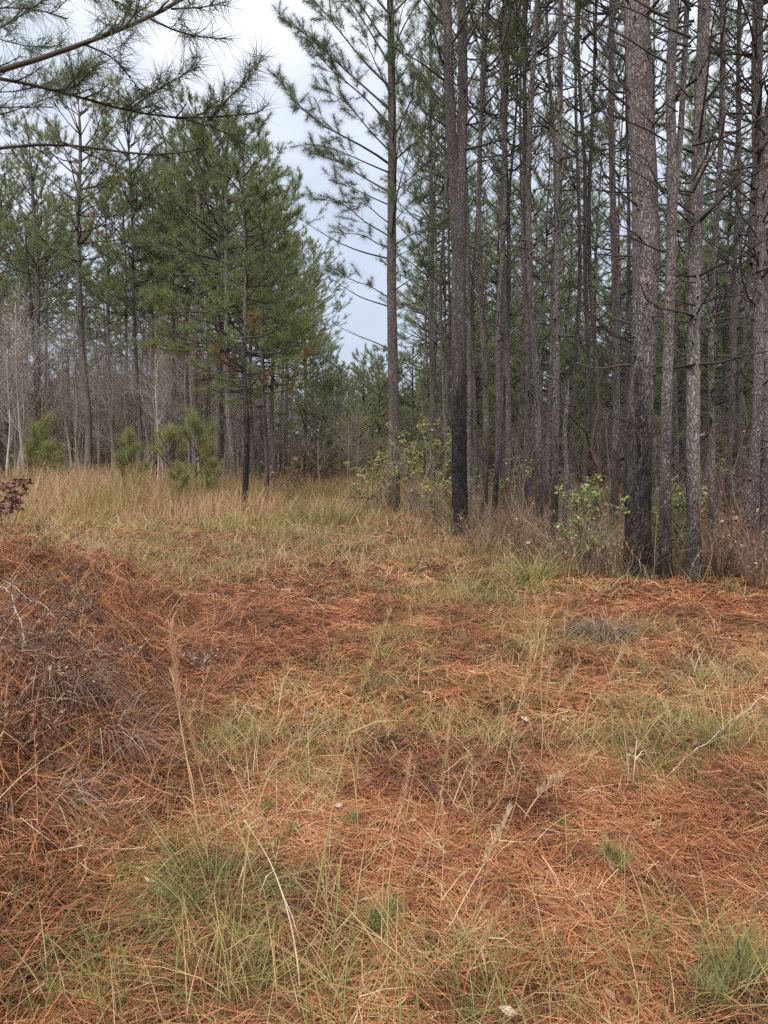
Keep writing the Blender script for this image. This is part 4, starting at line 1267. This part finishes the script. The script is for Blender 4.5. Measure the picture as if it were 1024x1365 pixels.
# green and yellowing grass tufts
g = Geo()
for (nt, ylo, yhi, k, L0, wd) in [(1250, 1.5, 4.2, 16, 0.24, 0.0038), (2450, 4.0, 8.5, 12, 0.21, 0.0052), (2700, 8.2, 15, 9, 0.25, 0.0085), (2400, 14, 27, 10, 0.34, 0.018)]:
    x, y = scatter(nt * 3, ylo, yhi, rng, 0.8)
    m, px, py = gmask(x, y)
    inr = (x > edge_right(y) - 0.4) & (y > 9.5)
    bank = (x < -1.3) & (y < 9)
    keep = (rng.random(len(x)) < np.clip(m * 0.66 + 0.22, 0.05, 1) * 0.62) & ~(inr & (rng.random(len(x)) < 0.7)) & ~(bank & (rng.random(len(x)) < 0.6))
    x, y, m = x[keep][:nt], y[keep][:nt], m[keep][:nt]
    n = len(x)
    tf = np.clip(0.39 + 0.9 * (fbm(x * 1.3, y * 1.3, 71) - 0.45) + rng.normal(0, 0.2, n) - 0.10 * (y < 3) + 0.17 * smooth(7, 11, y), 0, 1)
    sz = rng.uniform(0.5, 1.3, n)
    bx = np.repeat(x, k) + rng.normal(0, 0.045, n * k) * np.repeat(sz, k) * (1 + 0.1 * np.repeat(y, k))
    by = np.repeat(y, k) + rng.normal(0, 0.045, n * k) * np.repeat(sz, k) * (1 + 0.1 * np.repeat(y, k))
    N = n * k
    blades(g, np.stack([bx, by, H(bx, by) - 0.005], -1), L0 * np.repeat(sz, k) * rng.uniform(0.4, 1.25, N), rng.uniform(0, 6.28, N), rng.uniform(0.05, 0.6, N), rng.uniform(0.1, 1.1, N),
           wd * rng.uniform(0.6, 1.2, N), np.clip(np.repeat(tf, k) + rng.normal(0, 0.15, N) + 0.4 * (rng.random(N) < 0.22), 0, 1), 4, rng)
tag(g.build('grass', [M_GRASS], smooth_=False), 'short green and straw coloured grass tufts growing through the needles', 'grass', None, 'stuff')

# tan broomsedge filling the middle distance
g = Geo()
n = 52000
y = rng.uniform(11.5, 30, n); x = rng.uniform(-0.54 * 30 - 2, 2.5, n)
px, py = proj(x, y, H(x, y))
w_ = smooth(12.5, 17, y) * (px > -120) * (1 - smooth(430, 560, px) * 0.55) * np.clip(0.35 + 1.5 * (fbm(x * 0.5, y * 0.5, 81) - 0.3), 0.05, 1)
w_ = w_ * np.where((px > 280) & (px < 350) & (y < 16), 0.4, 1)
keep = (rng.random(n) < w_) & (x < edge_right(y) - 0.2)
x, y, px = x[keep], y[keep], px[keep]; n = len(x)
hgt = 0.26 + 1.0 * smooth(14, 20, y) * (0.1 + 1.5 * np.clip(fbm(x * 0.6 + 7, y * 0.6, 83) - 0.2, 0, 1)) * np.where(px < 200, 1.3, 1.0) * (1 - 0.45 * np.exp(-((px - 425) / 55) ** 2)) * (0.55 + 0.9 * fbm(x * 0.9 + 31, y * 0.9, 84))
greenish = fbm(x * 0.45, y * 0.45, 85)
tint = np.clip(0.72 - 0.14 * np.exp(-((px - 410) / 60) ** 2) - 0.45 * smooth(0.48, 0.66, greenish) + rng.normal(0, 0.15, n), 0, 1)
blades(g, np.stack([x, y, H(x, y)], -1), hgt * rng.uniform(0.5, 1.15, n), rng.uniform(0, 6.28, n), rng.uniform(0.0, 0.35, n), rng.uniform(0, 0.4, n), rng.uniform(0.008, 0.017, n), tint, 3, rng, tipw=0.35)
tag(g.build('broomsedge_grass', [M_SEDGE], smooth_=False), 'tall tan and pinkish dry grass standing across the middle of the clearing', 'dry grass', None, 'stuff')

# twiggy brush band along the foot of the right stand
g = Geo()
n = 17000
t_ = rng.random(n)
y = 9.2 + 14 * t_ ** 1.5; x = np.interp(y, [9, 10, 12, 14, 20], [3.6, 3.2, 2.6, 2.2, 1.5]) + rng.normal(0.0, 0.8, n) + (rng.random(n) < 0.55) * rng.random(n) * (0.5 * y)
hh = H(x, y)
blades(g, np.stack([x, y, hh], -1), rng.uniform(0.12, 0.9, n) * (0.35 + 1.1 * fbm(x * 1.2, y * 1.2, 89)), rng.uniform(0, 6.28, n), rng.uniform(0.05, 0.6, n), rng.uniform(0.0, 0.9, n), rng.uniform(0.004, 0.009, n), np.clip(rng.normal(0.5, 0.27, n), 0, 1), 4, rng, tipw=0.5)
n = 26000
y = 13 + 40 * rng.random(n) ** 0.8; x = rng.uniform(-1, 1, n) * (0.54 * y + 2)
k_ = ((x > edge_right(y)) | ((x < edge_left(y) + 1) & (y > 27)) | (y > 34)) & (rng.random(n) < np.clip(2.2 * fbm(x * 0.4, y * 0.4, 87) - 0.3, 0.1, 1))
x, y = x[k_], y[k_]; n = len(x)
blades(g, np.stack([x, y, H(x, y)], -1), (0.25 + 1.3 * np.clip(fbm(x * 0.7, y * 0.7, 88) - 0.25, 0, 1)) * rng.uniform(0.4, 1.3, n), rng.uniform(0, 6.28, n), rng.uniform(0.05, 0.5, n), rng.uniform(0.0, 0.7, n), rng.uniform(0.012, 0.026, n), np.clip(rng.normal(0.42, 0.25, n), 0, 1), 3, rng, tipw=0.5)
tag(g.build('understory_weeds', [M_WEED], smooth_=False), 'brown and yellowish weeds along the foot of the right hand trees', 'weeds', None, 'stuff')

# fallen dead leaves
g = Geo()
n = 900
x, y = scatter(n, 1.8, 16, rng, 0.8)
leaves(g, np.stack([x, y, H(x, y) + 0.05], -1), 0.055, np.clip(rng.normal(0.8, 0.22, n), 0, 1), rng)
n = 700
y = rng.uniform(9.5, 13.5, n); x = rng.uniform(2, 8, n)
leaves(g, np.stack([x, y, H(x, y) + 0.05], -1), 0.075, np.clip(rng.normal(0.75, 0.25, n), 0, 1), rng)
n = 350
y = rng.uniform(7, 12, n); x = rng.uniform(-6.5, -3, n)
leaves(g, np.stack([x, y, H(x, y) + 0.04], -1), 0.06, np.clip(rng.normal(0.8, 0.2, n), 0, 1), rng)
n = 1300
x, y = scatter(n, 2.6, 11, rng, 0.8)
straw(g, np.stack([x, y], -1), rng.uniform(0.02, 0.10, n), rng.uniform(0, 6.28, n), rng.normal(0, 0.15, n), rng.normal(0, 0.1, n), rng.uniform(0.003, 0.007, n), np.clip(rng.normal(0.12, 0.12, n), 0, 1), 0.05 * rng.random(n) + 0.015, rng)
tag(g.build('leaf_litter', [M_LEAF_BROWN], smooth_=False), 'scattered curled dead leaves and dark bits of bark lying on the straw', 'leaves', None, 'stuff')

# ------------------------------------------------------------------ clumps, stalks and sticks
def clump(px, py, h, wd, n, label, tint, mat, seed, droop=(0.2, 1.2), width=0.004, lean=(0.1, 0.9), drop=None):
    r = np.random.default_rng(seed)
    p = GP(px, py)
    root = empty('grass_clump', p); tag(root, label, 'grass clump')
    g = Geo()
    a = r.uniform(0, 6.28, n); rd = wd * 0.5 * np.sqrt(r.random(n)) * 0.6
    b = np.stack([np.cos(a) * rd, np.sin(a) * rd, np.full(n, -0.02)], -1)
    b[:, 2] += H(p[0] + b[:, 0], p[1] + b[:, 1]) - p[2]
    blades(g, b, h * r.uniform(0.6, 1.3, n), a + r.normal(0, 0.6, n), r.uniform(*lean, n), r.uniform(*droop, n), width * r.uniform(0.6, 1.3, n), np.clip(r.normal(tint[0], tint[1], n), 0, 1), 7, r, drop=None if drop is None else r.uniform(drop[0], drop[1], n))
    g.build('blades', [mat], root, smooth_=False)


clump(808, 858, 0.52, 0.42, 520, 'humped clump of dead greyish brown grass on the right straw', (0.45, 0.28), M_DEADGRASS, 1, (0.05, 0.35), 0.006, (0.05, 0.5), (0.7, 1.02))
clump(708, 775, 0.45, 0.7, 200, 'bright yellow green grass clump before the pinkish brush', (0.42, 0.2), M_GRASS, 2, (0.2, 0.9), 0.010)
clump(140, 985, 0.55, 0.6, 380, 'dark drooping clump of dead grass on the face of the left bank', (0.5, 0.3), M_DEADGRASS, 3, (0.1, 0.4), 0.004, (0.1, 0.6), (0.75, 1.15))
clump(70, 905, 0.6, 0.6, 420, 'shaggy clump of dead grass hanging over the upper face of the left bank', (0.5, 0.3), M_DEADGRASS, 13, (0.1, 0.4), 0.004, (0.1, 0.6), (0.75, 1.15))
clump(40, 1080, 0.5, 0.5, 380, 'dead grass clump hanging low on the left bank at the view edge', (0.45, 0.3), M_DEADGRASS, 14, (0.1, 0.4), 0.0035, (0.1, 0.6), (0.75, 1.15))
clump(55, 708, 0.3, 0.5, 240, 'small dark brown grass tussock on the rim of the left bank', (0.1, 0.1), M_STRAW, 4, (0.4, 1.0), 0.01)
clump(805, 1265, 0.16, 0.3, 160, 'flattened pale dead grass tuft at lower right', (0.9, 0.12), M_GRASS, 5, (0.9, 1.5), 0.004)
clump(280, 1215, 0.26, 0.45, 260, 'sprawling green and straw grass tuft at lower left', (0.3, 0.25), M_GRASS, 6, (0.3, 1.2), 0.0045)
clump(850, 955, 0.2, 0.35, 150, 'pale green grass tuft right of centre on the straw', (0.35, 0.25), M_GRASS, 7, (0.3, 1.2), 0.005)
clump(430, 700, 0.62, 2.6, 330, 'tall greenish grass clump at the end of the clearing', (0.38, 0.24), M_GRASS, 8, (0.1, 0.7), 0.013, (0.0, 0.55))


def stalk(pts, r0, label, tint, seed, plume=0.0, Y=None):
    r0 = r0 * 1.25
    """one tall dead grass stem; first pixel is its foot on the ground"""
    r = np.random.default_rng(seed)
    p0 = GP(*pts[0])
    P = [p0 - [0, 0, 0.02]]
    for i, (a, b) in enumerate(pts[1:]):
        P.append(at(a, b, p0[1] + 0.05 * (i + 1) + r.normal(0, 0.02)))
    P = smooth_poly(P, 16)
    root = empty('grass_stalk', p0); tag(root, label, 'grass stalk')
    Q = P - p0
    g = Geo(); g.tube(Q, np.linspace(r0, r0 * 0.45, 16), 5, tint)
    for k in range(3):
        i = r.integers(3, 12); d = unit(Q[i + 1] - Q[i] + r.normal(0, 0.5, 3))
        L = r.uniform(0.08, 0.22)
        g.tube(np.array([Q[i], Q[i] + d * L * 0.5, Q[i] + d * L + [0, 0, -0.04]]), [r0 * 0.8, r0 * 0.6, r0 * 0.2], 3, min(1, tint + 0.2))
    g.build('stem', [M_STALK], root)
    if plume:
        gp = Geo(); n = 220
        s = r.uniform(9, 15, n); i = np.clip(s.astype(int), 0, 14); f = (s - i)[:, None]
        b = Q[i] * (1 - f) + Q[np.minimum(i + 1, 15)] * f
        blades(gp, b, r.uniform(0.03, 0.08, n) * plume, r.uniform(0, 6.28, n), r.uniform(0.0, 0.35, n), r.uniform(0, 0.3, n), r.uniform(0.0015, 0.003, n), np.clip(r.normal(tint + 0.1, 0.12, n), 0, 1), 2, r)
        gp.build('seed_plume', [M_STALK], root, smooth_=False)


for i, (pts, r0, lab, tint, pl) in enumerate([
    ([(414, 1240), (440, 1090), (470, 955), (500, 870), (522, 812)], 0.0026, 'tall pale straw stalk leaning right near the centre', 0.15, 0.6),
    ([(268, 1130), (256, 1050), (243, 980), (234, 915), (228, 835)], 0.0032, 'tall stalk with a thick orange tan plume before the left bank', 0.55, 1.3),
    ([(286, 1120), (275, 1060), (262, 1010), (250, 965)], 0.0022, 'shorter tan stalk beside the thick plumed one', 0.5, 0.8),
    ([(668, 1070), (684, 974), (705, 890), (724, 818)], 0.0022, 'tall thin reddish stalk right of centre', 0.5, 0.8),
    ([(728, 1000), (740, 960), (752, 915), (770, 892)], 0.0022, 'reddish stalk with a hooked tip right of centre', 0.65, 0.8),
    ([(745, 985), (775, 955), (812, 912), (838, 852)], 0.0024, 'greenish tan stalk sloping right toward the grass hump', 0.3, 0.8),
    ([(842, 1060), (846, 1020), (849, 985)], 0.0024, 'short pale upright stalk on the right straw', 0.95, 0),
    ([(836, 1062), (838, 1025), (832, 975)], 0.0018, 'thinner pale stalk twinned with a short pale one', 0.9, 0),
    ([(690, 1112), (704, 1080), (722, 1055), (748, 1040)], 0.0024, 'pinkish curved stalk right of centre', 0.75, 0.7),
    ([(402, 1335), (396, 1270), (382, 1205), (360, 1145), (325, 1092)], 0.0026, 'long pale stem arching left at lower centre', 0.95, 0),
    ([(585, 1262), (620, 1195), (655, 1135), (682, 1078)], 0.0022, 'pale stalk sloping right in the lower middle', 0.85, 0.5),
    ([(586, 1232), (590, 1170), (592, 1105), (588, 1060)], 0.0018, 'thin upright stalk in the lower middle', 0.7, 0.4),
    ([(600, 1330), (640, 1270), (672, 1208)], 0.0022, 'tan stalk leaning right near the bottom', 0.7, 0.5),
    ([(508, 1240), (522, 1150), (540, 1060), (548, 1010)], 0.0018, 'thin brown stalk just right of the spindly seedling', 0.6, 0.6),
    ([(560, 1210), (573, 1130), (590, 1050), (604, 940)], 0.0016, 'thin faint stalk rising through the middle straw', 0.5, 0.5),
    ([(720, 1010), (728, 940), (735, 880)], 0.0016, 'thin brown stalk behind the reddish hooked one', 0.6, 0.6),
    ([(430, 1330), (445, 1270), (450, 1200), (455, 1140)], 0.0020, 'green stalk rising in the bottom centre grass', 0.05, 0),
    ([(310, 1360), (302, 1290), (292, 1235), (285, 1190)], 0.0020, 'green leaning stalk at the lower left grass', 0.05, 0),
    ([(970, 1010), (974, 950), (978, 885)], 0.0020, 'dark upright weed stem on the right straw', 0.6, 0.3),
    ([(665, 1000), (672, 930), (660, 880)], 0.0015, 'thin tan stalk left of the tall reddish one', 0.4, 0.6),
    ([(480, 1130), (474, 1050), (480, 985)], 0.0015, 'thin stalk standing behind the bright centre seedling', 0.4, 0.4),
    ([(1015, 1020), (1005, 960), (1015, 900), (1022, 870)], 0.0016, 'thin tan stalk at the right edge', 0.5, 0.5),
]):
    stalk(pts, r0, lab, tint, 600 + i, pl)

rng = np.random.default_rng(119)
STALKS = []
for k in range(5):
    r = np.random.default_rng(700 + k)
    L = 1.0
    P = np.array([[0, 0, -0.03], [r.normal(0, .05), r.normal(0, .05), .3], [r.normal(0.08, .08), r.normal(0, .08), .62], [r.normal(0.22, .1), r.normal(0, .1), .95]])
    P = smooth_poly(P, 12)
    g = Geo(); g.tube(P, np.linspace(0.0032, 0.0013, 12), 4, r.uniform(0.2, 0.95))
    for j in range(3):
        i = r.integers(2, 9); d = unit(P[i + 1] - P[i] + r.normal(0, 0.5, 3)); l = r.uniform(0.1, 0.25)
        g.tube(np.array([P[i], P[i] + d * l * .5, P[i] + d * l - [0, 0, .05]]), [0.0026, 0.002, 0.0008], 3, 0.9)
    n_ = 70; b = P[r.integers(8, 12, n_)]
    blades(g, b, r.uniform(0.03, 0.08, n_), r.uniform(0, 6.28, n_), r.uniform(0, .4, n_), r.uniform(0, .3, n_), r.uniform(.0015, .003, n_), np.clip(r.normal(.7, .15, n_), 0, 1), 2, r)
    o = g.build('grass_stalk', [M_STALK]); STALKS.append(o.data); bpy.data.objects.remove(o)
x, y = scatter(170, 2.2, 13, rng, 0.3, 0.8)
for i in range(170):
    if x[i] > edge_right(y[i]) - 0.5 and y[i] > 9: continue
    o = bpy.data.objects.new('grass_stalk', STALKS[i % 5]); COL.objects.link(o)
    o.location = (x[i], y[i], Hs(x[i], y[i])); q = rng.uniform(0.28, 0.75)
    o.scale = (q * 1.2, q * 1.2, q); o.rotation_euler = (rng.normal(0, .2), rng.normal(0, .2), rng.uniform(0, 6.28))
    tag(o, 'short faint grass stalk scattered over the straw, hard to tell from its many neighbours', 'grass stalk', 'faint grass stalks scattered over the straw')
rng = np.random.default_rng(120)
def ground_stick(pts, lift, r0, r1, label, name, cat, mat, twigs=True, tl=0.25, gap=0.15, frm=0.25):
    P = []
    for (a, b), l in zip(pts, lift):
        p = GP(a, b); P.append(p + [0, 0, l])
    return stick(P, r0, r1, label, name, cat, mat, rng, twigs, tl, gap, frm)


ground_stick([(872, 1056), (925, 1025), (975, 990), (1022, 962)], (0.02, 0.05, 0.08, 0.12), 0.0045, 0.003, 'long pale straw cane lying across the right straw', 'fallen_cane', 'cane', M_PALE, False)
ground_stick([(540, 1010), (575, 1045), (610, 1080), (655, 1122)], (0.1, 0.09, 0.06, 0.02), 0.0035, 0.002, 'pinkish cane fallen diagonally in the middle straw', 'fallen_cane', 'cane', M_BRUSH, False)
ground_stick([(240, 948), (205, 915), (170, 888), (140, 862), (105, 838)], (0.06, 0.10, 0.13, 0.15, 0.17), 0.0095, 0.004, 'dark forked fallen branch lying on the left bank', 'fallen_branch', 'branch', M_DARKTWIG, True, 0.6, 0.13)
ground_stick([(250, 965), (225, 928), (200, 905), (175, 892)], (0.08, 0.13, 0.17, 0.18), 0.013, 0.005, 'shorter dark branch lying beside the forked fallen one', 'fallen_branch', 'branch', M_DARKTWIG, True, 0.35, 0.2)
ground_stick([(130, 850), (95, 822), (60, 815), (30, 812)], (0.12, 0.17, 0.17, 0.12), 0.0055, 0.004, 'mossy grey green branch tip on top of the left bank', 'fallen_branch', 'branch', M_MOSS, True, 0.45, 0.12, 0.1)
ground_stick([(160, 955), (110, 905), (60, 860), (10, 825)], (0.08, 0.16, 0.22, 0.3), 0.0038, 0.0025, 'long pale cane sloping down the left bank', 'fallen_cane', 'cane', M_PALE, True, 0.3, 0.4)
ground_stick([(45, 930), (30, 885), (15, 850), (-10, 820)], (0.05, 0.18, 0.25, 0.3), 0.0038, 0.0025, 'pale cane leaning at the left edge of the bank', 'fallen_cane', 'cane', M_PALE, True, 0.3, 0.3)
ground_stick([(455, 850), (475, 851), (490, 850)], (0.02, 0.02, 0.02), 0.009, 0.006, 'short dark stick on the bare straw track', 'fallen_stick', 'stick', M_DARKTWIG, False)
# reddish bramble cane arching out of the bank toward the clearing
P = [at(-15, 778, 9.0), at(40, 745, 9.3), at(95, 715, 9.6), at(150, 690, 9.9), at(195, 664, 10.2)]
P[0][2] = Hs(P[0][0], P[0][1])
stick(P, 0.009, 0.004, 'long reddish bramble cane arching up from the left bank', 'bramble_cane', 'cane', M_BRUSH, rng, False)
stick([np.array([-3.6, 5.6, Hs(-3.6, 5.6)]), at(-5, 775, 5.5), at(15, 800, 5.4), at(30, 830, 5.4)], 0.012, 0.006, 'dark drooping stem at the left edge above the bank', 'bramble_cane', 'cane', M_DARKTWIG, rng, True, 0.3, 0.2)

# tangle of dead stems over the bank
for i, (px, py, h, wd, lab) in enumerate([(30, 900, 0.5, 0.9, 'purplish brown tangle of dead stems at the left edge of the bank'), (95, 940, 0.4, 0.8, 'brown tangle of dead stems midway up the bank'), (40, 1010, 0.4, 0.7, 'low brown tangle of dead stems near the bank foot'), (270, 905, 0.22, 0.35, 'small whitish dried seedhead weed right of the fallen branches')]):
    p = GP(px, py)
    shrub(0, 0, h, wd, lab, M_LEAF_BROWN, 34 if i < 3 else 9, 60 if i < 3 else 60, 0.03, (0.7 if i < 3 else 1.0, 0.2 if i < 3 else 0.02), M_BRUSH if i < 3 else M_TWIG, 40 + i, 'dead_bush', 'dead bush', pos=(p[0], p[1]), sr=0.0042)

print('trees', N_TREE[0], 'tufts', [t.ntuft for t in STAND + LEFT + EDGE + YOUNG + SAP])
